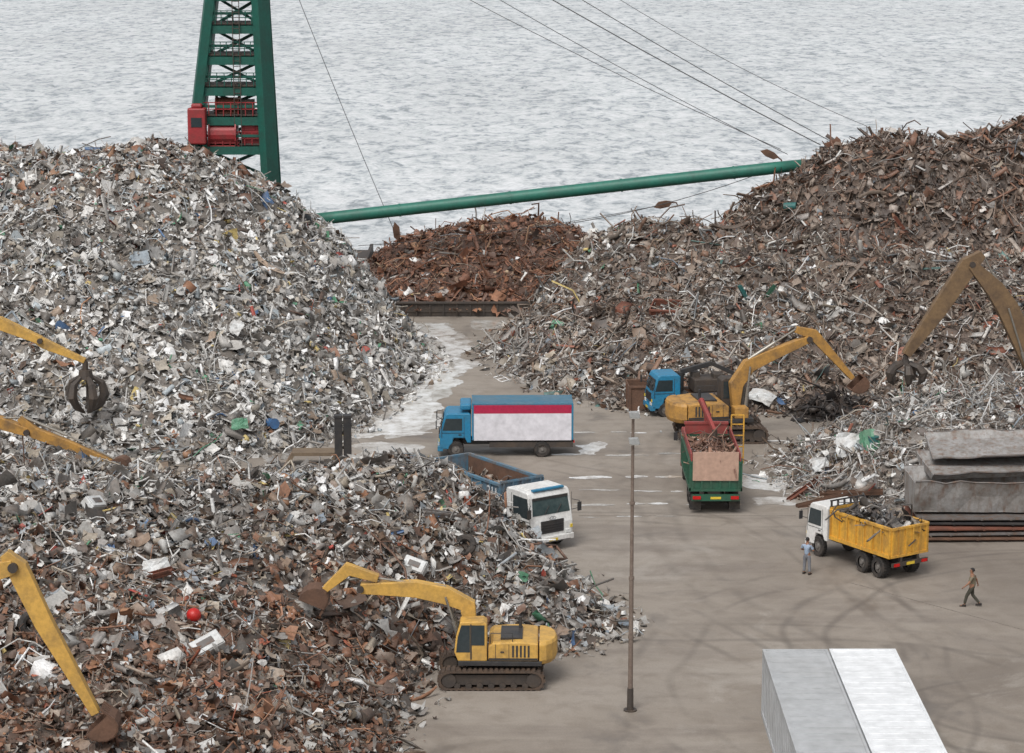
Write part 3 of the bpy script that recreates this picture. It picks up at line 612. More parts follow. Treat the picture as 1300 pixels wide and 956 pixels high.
# a: blue box truck
t=empty('box_truck',G(644,580)+W((0,1.0,0)),R(181),'blue box truck with a blank white side under a crimson stripe, facing left','truck')
chassis(t,-3.6,2.4,.75)
cab(t,1.75,2.1,2.0,'blue',.45,xo=3.75)
m=MB(); m.b2(-3.6,1.95,-1.1,1.1,.98,3.04); bx=m.build('cargo_box','boxroof',t,.03)
for s in(-1,1):
    MB().b2(-3.5,1.85,s*1.105,s*1.115,.95,2.46).build('side_panel','panel',bx); MB().b2(-3.5,1.85,s*1.105,s*1.117,2.46,2.93).build('side_stripe','magenta',bx)
    MB().b2(-3.6,1.0,s*1.0,s*1.05,.55,.85).build('side_guard','dark',t)
    for x in(-3.6,1.88): MB().b2(x,x+.07,s*1.1,s*1.122,.98,3.04).build('corner_trim','blue',bx)
m=MB().b2(-3.615,-3.605,-1.0,1.0,1.05,2.95); m.build('rear_door','greysteel',bx)
m=MB().b2(1.98,2.6,-.9,.9,2.6,2.95); m.build('roof_deflector','blue',t,.1)
for x in(2.85,-1.9):
    for s in(-1,1): wheel(t,x,s*.9,.44,.3 if x>0 else .45)
for s in(-1,1): MB().box((-3.65,s*.9,.85),(.06,.25,.12)).build('tail_light','tail',t)
# b: white cab, blue bed
FR=G(702,700); hd=R(-55); t=empty('tipper_truck',FR-W((math.cos(hd),math.sin(hd),0))*4.9,hd,'white cab tipper truck with worn blue bed marked 211 beside the foreground heap','truck')
chassis(t,-4.2,3.2,.95); c=cab(t,2.1,2.4,2.3,'white',.6,'glassg',1.15,(.34,.92),4.85)
m=MB(); m.tube([(.035,-.2,1.62),(.035,-.08,1.7),(.035,.08,1.7),(.035,.2,1.62),(.035,.08,1.54),(.035,-.08,1.54),(.035,-.2,1.62)],.02,5); m.tube([(.035,-.08,1.55),(.035,0,1.69),(.035,.08,1.55)],.018,5); m.build('badge','logo',c)
MB().b2(-1.75,-.75,-.85,.85,2.88,2.95).build('roof_hatch','white',c,.03)
MB().b2(-.5,-.3,-.9,.9,2.91,3.02).build('roof_marker','blue',c,.03)
openbed(t,-4.0,2.35,2.45,1.35,1.55,'bluebed','rust',9,front_extra=.15)
text('211',t,(1.75,-1.315,2.45),(R(90),0,0),.62); text('SWL',t,(-.6,-1.315,2.4),(R(90),0,0),.5)
for x in(3.7,1.9,-2.1,-3.4):
    for s in(-1,1): wheel(t,x,s*1.02,.52,.32 if x>0 else .5)
load('tipper_truck_scrap',t,-3.8,2.2,1.1,1.75,.35,400,K_brn,(SIL,BRN),.9,'brown scrap and dust in the bottom of the blue tipper bed',.2)
# d: yellow dump truck
hd=R(123); t=empty('dump_truck',G(1155,736)+W((math.cos(hd),math.sin(hd),0))*2.9+W((0,.1,0)),hd,'dump truck with white cab and bright yellow bed full of dark scrap','truck'); t.scale=(.78,.92,.92)
chassis(t,-3.3,2.8,.95); c=cab(t,1.9,2.35,2.15,'white',.6,xo=4.0)
openbed(t,-3.6,1.75,2.4,1.2,1.5,'yelbed','rust',8,front_extra=.1)
m=MB(); m.b2(-3.75,-3.62,-1.15,1.15,.75,.95); 
for s in(-1,1): m.b2(-3.7,-3.6,s*.5,s*.6,.9,1.2)
m.build('rear_bumper','dark',t)
for s in(-1,1):
    MB().box((-3.78,s*.9,.85),(.06,.34,.14)).build('tail_light','tail',t)
MB().b2(-3.79,-3.76,-.25,.25,.78,.92).build('number_plate','plate',t)
for x in(3.0,-1.1,-2.5):
    for s in(-1,1): wheel(t,x,s*.98,.54,.3 if x>0 else .48)
m=MB(); m.b2(1.85,2.0,-1.1,1.1,1.1,2.8)
for k in range(6): m.b2(1.86,1.98,-1.1+k*.42,-1.04+k*.42,2.5,3.1)
m.bar((1.93,-1.1,3.1),(1.93,1.1,3.1),.07); m.build('headboard','black',t)
load('dump_truck_scrap',t,-3.4,1.6,1.1,2.25,.5,900,K_mix,(SIL,pal([((70,68,68),.3,3),((98,94,90),.2,2),((124,112,100),0,1)])),.85,'dark crumpled scrap heaped in the yellow dump bed')
# c: green and red crane truck
t=empty('crane_truck',G(908,653)+W((0,3.9,0)),R(90),'green and red scrap truck with folded crane, seen from behind','truck')
chassis(t,-3.8,3.4,.9); cab(t,1.9,2.35,2.1,'dullred',.6,xo=4.6)
openbed(t,-3.9,2.3,2.5,1.2,1.5,'green','rust',8)
m=MB().b2(-3.99,-3.97,-1.12,1.16,1.75,3.2); m.b2(-3.97,-3.9,-1.12,1.16,2.6,3.2); m.build('rear_board','tan',t)
for s in(-1,1): MB().b2(-3.9,2.3,s*1.18,s*1.25,2.72,3.1).build('raised_side','dullred',t)
m=MB(); m.b2(2.45,2.6,-1.1,1.1,1.2,3.2); m.b2(2.4,2.65,-1.15,1.15,3.2,3.32); m.build('headboard','dullred',t)
m=MB(); m.cyl((2.9,-.1,1.1),(2.9,-.1,3.7),.2,None,12); m.bar((2.9,-.1,3.6),(2.6,.3,4.5),.22,.26); m.bar((2.6,.3,4.5),(.2,-.25,3.35),.17,.2); m.cyl((2.9,-.3,2.8),(2.6,.1,4.0),.07,None,8); m.build('folded_crane','dullred',t,.02)
m=MB(); m.cyl((.2,-.25,3.4),(.2,-.25,2.9),.14,None,10)
for k in range(4):
    a=k*math.pi/2; m.tube([(.2,-.25,3.0),(.2+.4*math.cos(a),-.25+.4*math.sin(a),2.8),(.2+.45*math.cos(a),-.25+.45*math.sin(a),2.4),(.2+.15*math.cos(a),-.25+.15*math.sin(a),2.1)],[.08,.09,.07,.03],5)
m.build('grab','dark',t)
m=MB()
for y in(-1.35,-2.0): m.bar((2.9,y,1.0),(2.9,y,3.6),.07)
for z in(1.3,1.9,2.5,3.1,3.6): m.bar((2.9,-1.35,z),(2.9,-2.0,z),.06)
m.bar((2.9,-1.1,1.4),(2.9,-1.4,1.4),.08); m.build('side_ladder','yelbed',t)
MB().b2(-4.05,-3.92,-1.2,1.2,.72,1.05).build('rear_bumper','green',t)
for s in(-1,1):
    MB().box((-4.08,s*.95,.9),(.06,.4,.16)).build('tail_light','tail',t); MB().b2(-3.7,-3.65,s*.7,s*1.25,.2,.75).build('mud_flap','rubber',t)
MB().b2(-4.07,-4.055,-.26,.26,.82,.94).build('number_plate','plate',t)
for x in(3.5,-1.4,-2.7):
    for s in(-1,1): wheel(t,x,s*.98,.5,.3 if x>0 else .48)
load('crane_truck_scrap',t,-3.6,2.0,1.1,2.35,.3,700,K_brn,(SIL,pal([((150,116,98),0,3),((128,98,84),0,3),((168,140,122),0,2),((104,80,70),0,2)])),.97,'pinkish brown scrap lying in the green truck bed',.2)
# e: blue truck behind the excavator
t=empty('flatbed_truck',G(866,530)+W((1.2,1.5,0)),R(190),'small blue truck parked behind the middle excavator, facing left','truck')
chassis(t,-2.6,2.2,.75); cab(t,1.7,2.0,2.0,'blue',.5,xo=3.2)
openbed(t,-2.6,1.0,2.1,.95,.4,'darkgrey','rust',7)
m=MB(); m.cyl((1.25,0,.8),(1.25,0,2.5),.2,None,10); m.bar((1.25,0,2.5),(-.6,0,2.95),.26,.28); m.bar((-.6,0,2.95),(-2.2,0,2.2),.2,.22); m.box((1.25,0,1.1),(.5,1.8,.5)); m.cyl((1.3,-.5,1.3),(1.3,-.5,2.2),.16,None,8); m.build('loader_crane','black',t,.02)
m=MB(); m.box((-.2,0,1.75),(1.6,1.6,.8)); m.box((-.9,.3,2.25),(.6,.8,.4)); m.box((.3,-.3,2.25),(.5,.7,.4)); m.build('engine_load','dark',t,.06)
for x in(2.4,-1.8):
    for s in(-1,1): wheel(t,x,s*.88,.42,.28)
# ------------------------------------------------------------ excavators
def on_plane(base,h,px,py):
    n=W((-math.sin(h),math.cos(h),0)); d=ray(px,py); o=W((0,0,H)); t=(base-o).dot(n)/d.dot(n); return o+d*t
def loc2(base,h,p):
    q=p-base; return (q.x*math.cos(h)+q.y*math.sin(h), q.z)
def excavator(base,h,boom,stick,tool,label,mat='exc_yellow',th_=None,s=1.,hb=None,tang=0,bw=.24,sh=None,ts=1.,cabm=None):
    t=empty('excavator',base,h,label,'excavator','excavators working the scrap heaps')
    off=(th_-h) if th_ is not None else 0
    for sy in(-1,1):
        m=MB(); r=.42*s; Lh=1.75*s; y0=sy*1.15*s-.3*s; y1=y0+.6*s; out=[]
        for k in range(9): a=math.pi/2-math.pi*k/8; out.append((Lh+r*math.cos(a),r+r*math.sin(a)))
        for k in range(9): a=-math.pi/2-math.pi*k/8; out.append((-Lh+r*math.cos(a),r+r*math.sin(a)))
        inn=[(x*.96 if abs(x)<Lh else x-math.copysign(.09,x),r+(z-r)*.8) for x,z in out]
        n=len(out)
        vs=[(x,y0,z) for x,z in out]+[(x,y1,z) for x,z in out]+[(x,y0,z) for x,z in inn]+[(x,y1,z) for x,z in inn]
        fs=[]
        for k in range(n):
            j=(k+1)%n; fs+=[(k,j,n+j,n+k),(2*n+k,3*n+k,3*n+j,2*n+j),(k,2*n+k,2*n+j,j),(n+k,n+j,3*n+j,3*n+k)]
        m.add(vs,fs)
        for k in range(17):
            x=-Lh+2*Lh*k/16; m.box((x,(y0+y1)/2,2*r+.03),(.12,.6*s,.06)); m.box((x,(y0+y1)/2,.02),(.12,.6*s,.04))
        for sg in(-1,1):
            for k in range(-2,3):
                a=k*.55; m.box((sg*(Lh+(r+.02)*math.cos(a)),(y0+y1)/2,r+(r+.02)*math.sin(a)),(.06,.6*s,.12),Matrix.Rotation(-a*sg,3,'Y'))
        tr=m.build('track','track',t); tr.rotation_euler[2]=off
        m=MB()
        m.b2(-Lh,Lh,(y0+y1)/2-.12,(y0+y1)/2+.12,r*.5,r*1.5)
        for k in range(7): m.cyl((-Lh*.8+k*Lh*.267,y0+.08,.18*s),(-Lh*.8+k*Lh*.267,y1-.08,.18*s),.13*s,None,10)
        for x in(-Lh,Lh): m.cyl((x,y0+.06,r),(x,y1-.06,r),r*.72,None,16)
        m.build('roller_frame','dark',tr)
    m=MB().b2(-1*s,1*s,-.9*s,.9*s,.45*s,.85*s); m.cyl((0,0,.85*s),(0,0,1.02*s),.65*s,None,20); o=m.build('undercarriage','dark',t); o.rotation_euler[2]=off
    S=s
    m=MB().b2(-2.1*S,1.35*S,-1.3*S,1.3*S,1.02*S,1.22*S); m.build('deck','black',t,.02)
    m=MB(); m.prism([(-1.95*S,1.22*S),(-1.95*S,1.98*S),(-1.2*S,2.06*S),(-.1*S,2.0*S),(.1*S,1.85*S),(.1*S,1.22*S)],-1.28*S,1.28*S); hd_=m.build('engine_housing',mat,t,.06)
    for sy in(-1,1):
        m=MB()
        for k in range(5): m.b2((-1.6+k*.16)*S,(-1.52+k*.16)*S,sy*1.283*S,sy*1.295*S,1.4*S,1.9*S)
        m.build('side_vent','black',hd_)
        MB().b2(-1.93*S,.08*S,sy*1.283*S,sy*1.291*S,1.26*S,1.36*S).build('side_stripe','black',hd_)
        m=MB()
        for x in(-.75,-.2): m.b2(x*S-.01,x*S+.01,sy*1.283*S,sy*1.29*S,1.36*S,1.95*S)
        m.b2(-.55*S,-.4*S,sy*1.283*S,sy*1.32*S,1.6*S,1.65*S); m.build('service_door','black',hd_)
    MB().b2(-1.3*S,-.4*S,-.8*S,.9*S,2.03*S,2.12*S).build('top_vent','black',hd_)
    MB().cyl((-1.2*S,-.5*S,2.1*S),(-1.2*S,-.5*S,2.6*S),.07*S,None,10).build('exhaust','black',t)
    m=MB()
    m.tube([(-.9*S,1.2*S,2.02*S),(-.9*S,1.2*S,2.4*S),(.0*S,1.2*S,2.4*S),(.0*S,1.2*S,1.95*S)],.02,5); m.build('handrail','black',t)
    vs=[];n=9
    for z,kf in((1.05*S,.9),(1.25*S,1),(1.9*S,1),(2.03*S,.92)):
        for k in range(n):
            a=-math.pi/2+math.pi*k/(n-1); vs.append(((-2.0-.75*kf*math.cos(a))*S,1.28*kf*S*math.sin(a),z))
    fs=[]
    for j in range(3): fs+=[(j*n+k,j*n+k+1,(j+1)*n+k+1,(j+1)*n+k) for k in range(n-1)]+[(j*n,(j+1)*n,(j+2)*n-1,(j+1)*n-1)]
    MB().add(vs,fs+[tuple(range(n)),tuple(range(3*n,4*n))]).build('counterweight',mat,t,.03)
    m=MB(); cp=[(.15*S,1.22*S),(.15*S,2.8*S),(.3*S,2.92*S),(1.25*S,2.88*S),(1.42*S,2.3*S),(1.5*S,1.6*S),(1.35*S,1.22*S)]
    m.prism(cp,.4*S,1.28*S); cb_=m.build('cab',cabm or mat,t,.04)
    for y in(1.29*S,.39*S):
        MB().add([(.85*S,y,1.6*S),(1.42*S,y,1.6*S),(1.35*S,y,2.25*S),(1.2*S,y,2.76*S),(.85*S,y,2.76*S)],[(0,1,2,3,4)]).build('side_window','glass',cb_); MB().add([(.25*S,y,1.9*S),(.78*S,y,1.9*S),(.78*S,y,2.76*S),(.25*S,y,2.76*S)],[(0,1,2,3)]).build('side_window','glass',cb_)
    MB().add([(1.515*S,.5*S,1.62*S),(1.515*S,1.2*S,1.62*S),(1.435*S,1.2*S,2.3*S),(1.29*S,1.2*S,2.8*S),(1.29*S,.5*S,2.8*S),(1.435*S,.5*S,2.3*S)],[(0,1,2,5),(5,2,3,4)]).build('windscreen','glass',cb_)
    MB().b2(.78*S,.84*S,1.285*S,1.3*S,1.3*S,2.8*S).build('door_pillar','black',cb_)
    MB().b2(.4*S,1.1*S,-1.25*S,-.5*S,1.22*S,1.75*S).build('tool_box',mat,t,.04)
    bp=[(.75*S,1.5*S)]+[loc2(base,h,on_plane(base,h,*p)) for p in boom]
    sp=[loc2(base,h,on_plane(base,h,*p)) for p in stick]
    N=len(bp); hh=hb or ([.2*S]+[.36*S]*(N-2)+[.2*S])
    bm_=MB().beam(bp,hh,bw*S).build('boom',mat,t,.02)
    for p in (bp[-1],bp[0]): MB().cyl((p[0],-.33*S,p[1]),(p[0],.33*S,p[1]),.15*S,None,12).build('pin','dark',bm_)
    mid=bp[len(bp)//2]
    for y in(-.36*S,.36*S):
        a=W((1.15*S,y,1.3*S)); b=W((mid[0],y,mid[1])); q=a.lerp(b,.55); MB().cyl(a,q,.09*S,None,10).cyl(q,b,.05*S,None,8).build('boom_ram','chrome',t)
    ns=len(sp); hs_=sh or ([.16*S]+[.27*S]+[.22*S]*(ns-3)+[.12*S] if ns>2 else [.24*S,.12*S])
    MB().beam(sp,hs_,bw*.75*S).build('stick',mat,t,.02)
    a=W((mid[0],0,mid[1]+.3*S)); b=W((sp[0][0],0,sp[0][1])); q=a.lerp(b,.55)
    MB().cyl(a,q,.09*S,None,10).cyl(q,b,.05*S,None,8).build('stick_ram','chrome',t)
    tip=W((sp[-1][0],0,sp[-1][1])); d=(tip-W((sp[-2][0],0,sp[-2][1]))).normalized()
    if tool=='grapple':
        m=MB(); m.cyl(tip,tip-W((0,0,.55*ts)),.16,None,10); m.cyl(tip-W((0,0,.5*ts)),tip-W((0,0,1.0*ts)),.34*ts,.42*ts,12); g=m.build('grapple','dark',t)
        for k in range(5):
            a=k*2*math.pi/5+.3; c_,s_=math.cos(a)*ts,math.sin(a)*ts; c0=tip-W((0,0,.9*ts))
            if ts<1: pts=[c0+W((c_*.35,s_*.35,0)),c0+W((c_*1.2,s_*1.2,-.15)),c0+W((c_*1.7,s_*1.7,-.8*ts)),c0+W((c_*1.6,s_*1.6,-1.5*ts)),c0+W((c_*1.2,s_*1.2,-2.0*ts))]
            else: pts=[c0+W((c_*.35,s_*.35,0)),c0+W((c_*.85,s_*.85,-.35)),c0+W((c_*1.0,s_*1.0,-1.0)),c0+W((c_*.7,s_*.7,-1.6)),c0+W((c_*.12,s_*.12,-2.0))]
            MB().tube(pts,[.12,.22,.28,.2,.04],6).build('tine','dark',g)
    else:
        S=S*ts
        r=.62*S; wdt=.6*S; prof=[]
        for k in range(9): a=R(-45)+R(205)*k/8; prof.append((r*math.cos(a),r*math.sin(a)*1.2))
        rot=Matrix.Rotation(tang,2)
        cx,cz=tip.x+d.x*.5*S,tip.z+d.z*.5*S
        P=[(cx+(rot@Vector(p)).x,cz+(rot@Vector(p)).y) for p in prof]
        m=MB(); m.beam(P,[.04]*9,wdt)
        for sy in(-1,1): m.prism(P,sy*wdt-.02,sy*wdt+.02)
        for k in range(5):
            y=-wdt+.08+k*(2*wdt-.16)/4; dd=(Vector(P[-1])-Vector(P[-2])).normalized(); m.bar((P[-1][0],y,P[-1][1]),(P[-1][0]+dd.x*.3,y,P[-1][1]+dd.y*.3),.1,.07)
        m.build('bucket','rust',t)
        a=W((sp[0][0],0,sp[0][1]))+W((0,0,.1)); q=a.lerp(tip,.5)+W((0,0,.2)); MB().cyl(a,q,.08*s,None,8).cyl(q,tip+W((0,0,.2)),.045*s,None,8).build('bucket_ram','chrome',t)
    return t
excavator(G(624,863),R(179),[(594,768),(566,755),(528,747),(458,746)],[(480,734),(442,722),(408,752)],'bucket','yellow excavator in the foreground with its arm reaching left over the heap','exc_yellow',R(180),.95,hb=[.2,.32,.34,.32,.2],tang=R(60),ts=.85)
excavator(G(914,556),R(10),[(934,488),(950,464),(975,452),(1026,430)],[(1010,418),(1032,424),(1082,480)],'bucket','dusty orange excavator in the middle of the yard with raised arm','exc_orange',R(3),1.15,hb=[.2,.38,.38,.32,.2],tang=R(-100),ts=.7,cabm='dark')
excavator(G(1358,560)+W((0,3,.0)),R(184),[(1292,420),(1278,390),(1262,366),(1233,335)],[(1247,322),(1230,336),(1190,395),(1150,450)],'grapple','brown yellow excavator at the right edge, its tall arm bent over the right heap','exc_dull',R(184),1.15,hb=[.3,.6,.6,.52,.28],tang=R(40),sh=[.22,.52,.46,.24],bw=.3,ts=.6)
b4=W(tuple(HIT(-120,540)))
excavator(b4,R(-3),[(-60,425),(-30,408),(0,410),(52,432)],[(36,424),(56,436),(108,458)],'grapple','excavator at the left edge whose arm dangles a dark grapple before the tall heap','exc_yellow',R(0),1.0,hb=[.2,.34,.36,.34,.2])
b5=W((AT(-120,600,116).x,116,2.2))
excavator(b5,R(-9),[(-70,552),(-40,540),(0,536),(36,548)],[(26,530),(44,549),(90,566),(146,588)],'bucket','excavator arm lying low behind the crest of the foreground heap at left','exc_orange',R(0),1.0,hb=[.2,.34,.34,.3,.2],tang=R(-40),ts=.6)
x6=AT(-150,905,77).x; b6=W((x6,77,float(SURF['B'].h([x6],[77])[0])))
excavator(b6,R(2),[(-80,790),(-50,755),(-20,728),(18,718)],[(6,702),(22,720),(56,790),(122,905)],'bucket','excavator at the lower left corner with its stick pointing down right','exc_yellow',R(0),1.1,hb=[.22,.36,.38,.34,.24],tang=R(-100),sh=[.16,.34,.3,.14],ts=.7)
# ------------------------------------------------------------ yard objects
P=G(800,902); t=empty('lamp_post',P,0,'tall thin rusty lamp post standing in the middle of the yard','lamp post')
top=AT(800,523,P.y).z
MB().cyl((0,0,0),(0,0,top*.45),.1,.085,12).cyl((0,0,top*.45),(0,0,top),.075,.055,12).build('pole','pole',t)
MB().cyl((0,0,0),(0,0,.05),.26,None,12).cyl((0,0,.05),(0,0,.9),.13,.12,12).build('base','dark',t)
for z in(top*.45,top*.25,top*.7): MB().cyl((0,0,z-.05),(0,0,z+.05),.11,None,12).build('collar','pole',t)
for (dz,sx) in ((-.05,1),(-1.05,1)):
    MB().tube([(0,0,top+dz-.15),(sx*.1,-.05,top+dz),(sx*.16,-.2,top+dz)],.03,6).build('bracket','lampg',t)
    l=MB().prism([(-.14,top+dz-.1),(-.18,top+dz+.12),(.18,top+dz+.14),(.26,top+dz-.1)],-.42,-.18).build('lamp_head','lampg',t,.02); MB().b2(-.1,.22,-.4,-.2,top+dz-.125,top+dz-.101).build('lens','lamplens',l)
def container(x0,x1,Y1,L,mat,label):
    t=empty('shipping_container',((x0+x1)/2,Y1-L/2,0),R(0),label,'container','containers parked side by side at the lower right')
    hw=(x1-x0)/2; h=2.6; n=int(L/.28)
    for s in(-1,1):
        m=MB()
        for k in range(n):
            y=-L/2+.15+(L-.3)*k/n; o=.035 if k%2 else 0; m.b2(s*(hw-.09)+s*o-.02,s*(hw-.09)+s*o+.02,y,y+(L-.3)/n+.001,.18,h-.12)
        m.build('side_wall',mat,t)
    m=MB(); m.b2(-hw+.08,hw-.08,-L/2+.08,L/2-.08,h-.07,h-.035)
    for k in range(int(L/.6)): m.b2(-hw+.2,hw-.2,-L/2+.3+k*.6,-L/2+.36+k*.6,h-.035,h-.02)
    m.build('roof',mat,t)
    m=MB()
    for sx in(-1,1):
        for sy in(-1,1): m.b2(sx*hw-sx*.12,sx*hw,sy*L/2-sy*.12,sy*L/2,0,h)
        m.b2(sx*(hw-.1),sx*hw,-L/2+.12,L/2-.12,h-.12,h); m.b2(sx*(hw-.1),sx*hw,-L/2+.12,L/2-.12,0,.18)
    for sy in(-1,1): m.b2(-hw+.12,hw-.12,sy*(L/2-.1),sy*L/2,h-.12,h); m.b2(-hw+.12,hw-.12,sy*(L/2-.1),sy*L/2,0,.18)
    m.build('frame',mat,t)
    for sy in(-1,1): MB().b2(-hw+.12,hw-.12,sy*(L/2-.08),sy*(L/2-.04),.18,h-.12).build('end_wall',mat,t)
a=G(968,824,2.6);b=G(1052,824,2.6);c_=G(1137,824,2.6)
container(a.x,b.x-.04,a.y,12.0,'contgrey','grey roofed shipping container, left of the two at the bottom right')
container(b.x+.02,c_.x,a.y+.05,12.0,'contwhite','bright white roofed shipping container, right of the two at the bottom right')
t=empty('gate_pillar',G(436,602),R(8),'pair of black steel pillars standing between the two left heaps','pillar')
for s in(-1,1): MB().b2(s*.24-.2,s*.24+.2,-.22,.22,0,3.2).b2(s*.24-.22,s*.24+.22,-.25,.25,3.1,3.25).build('column','black',t,.02)
for z in(.6,1.4,2.2): MB().b2(-.05,.05,-.1,.1,z,z+.12).build('tie_plate','dark',t)
MB().b2(-.55,.55,-.4,.4,0,.1).build('base_plate','dark',t)
m=MB(); m.prism([(-1.4,.0),(-1.4,.12),(-1.1,.8),(1.3,.8),(1.3,.62),(1.2,0),(1.1,0),(1.1,.62),(-.95,.62),(-1.25,0)],-.6,.6); 
o=m.build('loading_ramp','wood',None,label='small weathered ramp left of the black pillars',category='ramp'); o.location=G(397,590); 
def skip(name,loc,rz,L,wd,h,mat,inner,label,cat,group=None,tilt=0):
    t=empty(name,loc,rz,label,cat,group); t.rotation_euler=(tilt,0,rz)
    MB().b2(-L/2,L/2,-wd/2,wd/2,0,.1).build('floor',inner,t)
    for s in(-1,1):
        m=MB().b2(-L/2,L/2,s*(wd/2-.06),s*wd/2,.1,h)
        for k in range(int(L/.9)+1): 
            x=-L/2+.08+(L-.16)*k/int(L/.9); m.b2(x-.06,x+.06,s*wd/2,s*(wd/2+.08),0,h-.06)
        m.b2(-L/2,L/2,s*(wd/2-.07),s*(wd/2+.09),h-.1,h+.02); m.build('side_wall',mat,t)
        m=MB().b2(s*(L/2-.06),s*L/2,-wd/2+.06,wd/2-.06,.1,h); m.b2(s*L/2,s*(L/2+.06),-.06,.06,0,h); m.build('end_wall',mat,t)
    return t
skip('rusty_skip',G(815,522)+W((0,1.1,0)),R(3),1.7,2,1.5,'rust','rust','brown rusty skip left of the small blue truck','skip')
h=HIT(846,395); skip('rusty_bin',h-W((0,0,.5)),R(-15),1.9,1.5,1.0,'rustred','rust','red brown bin half buried on the right heap','skip',tilt=R(18))
B=G(1164,690)
for k,(mt,lb) in enumerate((('rust','lowest rusty steel plate under the grey bins'),('darkgrey','second lowest dark steel plate under the grey bins'),('rustred','reddish third steel plate of the stack under the grey bins'),('black','black fourth steel plate of the stack under the grey bins'),('darkgrey','topmost dull plate of the stack, right under the lower grey bin'))):
    m=MB().b2(-4.5,4.5,-2.2,2.2,0,.1)
    for j in range(7): m.b2(-4.3+j*1.4,-4.2+j*1.4,-2.25,-2.2,-.02,.08)
    for j in(-1,0,1): m.b2(-4.4,4.4,j*1.8-.08,j*1.8+.08,-.1,0)
    o=m.build('steel_plate',mt,None,.01,label=lb,category='steel plate',group='stacked steel plates')
    o.location=B+W((4.5+random.uniform(-.3,.3),2.4+.12*k,.11+k*.215)); o.rotation_euler=(0,R(random.uniform(-.5,.5)),R(random.uniform(-3,3)))
def trough(loc,rz,L,wd,h,mat,label,ty=0,tx=0):
    t=empty('steel_bin',loc,rz,label,'steel bin','grey steel bins'); t.rotation_euler=(tx,ty,rz)
    nx=12
    for s in(-1,1):
        vs=[];
        for i in range(nx+1):
            x=-L/2+L*i/nx
            for (yy,z) in ((wd/2-.5,0),(wd/2-.25,h*.5),(wd/2,h)):
                vs.append((x,s*(yy+random.uniform(-.07,.07)),z+(random.uniform(-.07,.07) if z else 0)))
        v2=[(x,y-s*.06,z) for x,y,z in vs]
        n_=len(vs); fs=[(i*3+j,i*3+j+1,i*3+4+j,i*3+3+j) for i in range(nx) for j in range(2)]; fs+= [tuple(k+n_ for k in f) for f in fs]
        fs+=[(i*3+2,i*3+5,n_+i*3+5,n_+i*3+2) for i in range(nx)]+[(j,j+1,n_+j+1,n_+j) for j in (0,1)]+[(nx*3+j,nx*3+j+1,n_+nx*3+j+1,n_+nx*3+j) for j in(0,1)]
        MB().add(vs+v2,fs).build('side_wall',mat,t)
        m=MB(); pp=[vs[i*3+2] for i in range(nx+1)]; m.tube(pp,.045,5); m.build('rim','darkgrey',t)
    MB().b2(-L/2,L/2,-wd/2+.5,wd/2-.5,0,.06).build('floor',mat,t)
    MB().prismx([(-wd/2+.5,.08),(wd/2-.5,.08),(wd/2-.1,h-.1),(-wd/2+.1,h-.1)],-L/2,-L/2+.06).build('end_plate',mat,t)
trough(B+W((4.25,2.5,1.18)),R(1),8.6,3.2,1.6,'greysteel','lower and largest grey steel bin standing on the stacked plates',R(.5))
trough(B+W((4.8,4.1,2.75)),R(4),7.8,3.8,.45,'greysteel','middle shallow grey steel bin of the right hand stack',R(-1.2),R(5))
trough(B+W((5.2,5.4,3.45)),R(-3),7.6,3.4,.28,'greysteel','topmost tilted thin grey steel bin beside the wire heap',R(-2.6),R(9))
def thing(m,name,mat,label,cat,loc,rot=(0,0,0),**k):
    o=m.build(name,mat,None,label=label,category=cat,**k); o.location=loc; o.rotation_euler=rot; return o
me=bpy.data.meshes.new('ball'); 
bm=bmesh.new(); bmesh.ops.create_icosphere(bm,subdivisions=3,radius=.28)
for v in bm.verts:
    if v.co.z<-.2: v.co.z*=.9
bm.to_mesh(me); bm.free(); me.polygons.foreach_set('use_smooth',[True]*len(me.polygons)); me.materials.append(M['ball'])
o=bpy.data.objects.new('ball',me); COL.objects.link(o); o.location=HIT(247,793)+W((0,-.15,.42)); o['label']='round red ball lying on the foreground heap'; o['category']='ball'
def fridge(px,py,rot,mat,label,d=(1.3,.7,.6)):
    t=empty('appliance',HIT(px,py)+W((0,-.1,.35)),0,label,'appliance'); t.rotation_euler=rot
    MB().box((0,0,0),d).build('casing',mat,t,.03); MB().box((0,0,d[2]/2+.03),(d[0]*.92,d[1]*.9,.05)).build('door',mat,t,.02); MB().box((0,0,d[2]/2+.07),(d[0]*.5,d[1]*.4,.02)).build('panel','darkgrey',t)
fridge(262,832,(R(35),R(-20),R(30)),'sheetw','white appliance casing lying in the rust brown part of the foreground heap',(1.3,.7,.5))
fridge(527,728,(R(50),R(15),R(-20)),'sheetw','pale dented appliance just above the yellow boom of the front excavator',(1.0,.6,.4))
fridge(120,650,(R(40),R(10),R(60)),'sheetw','white appliance near the upper left of the foreground heap',(.9,.6,.4))
def drum(px,py,rot,mat,label):
    m=MB().cyl((0,0,-.43),(0,0,.43),.28,None,18)
    for z in(-.43,-.14,.14,.43): m.cyl((0,0,z-.02),(0,0,z+.02),.3,None,18)
    thing(m,'drum',mat,label,'drum',HIT(px,py)+W((0,-.1,.35)),rot)
drum(1108,572,(0,0,0),'teal','teal drum standing at the edge of the wire heap'); drum(345,545,(R(80),0,R(30)),'drum','blue drum lying on the lower slope of the tall left heap'); drum(1003,268,(R(85),0,R(70)),'teal','teal drum on the upper slope of the right heap')
def tyre(px,py,rot,label):
    m=MB(); n=20; 
    pts=[(.38*math.cos(2*math.pi*k/n),.38*math.sin(2*math.pi*k/n),0) for k in range(n+1)]; m.tube(pts,.15,8); thing(m,'tyre','rubber',label,'tyre',HIT(px,py)+W((0,-.1,.3)),rot,group='discarded tyres')
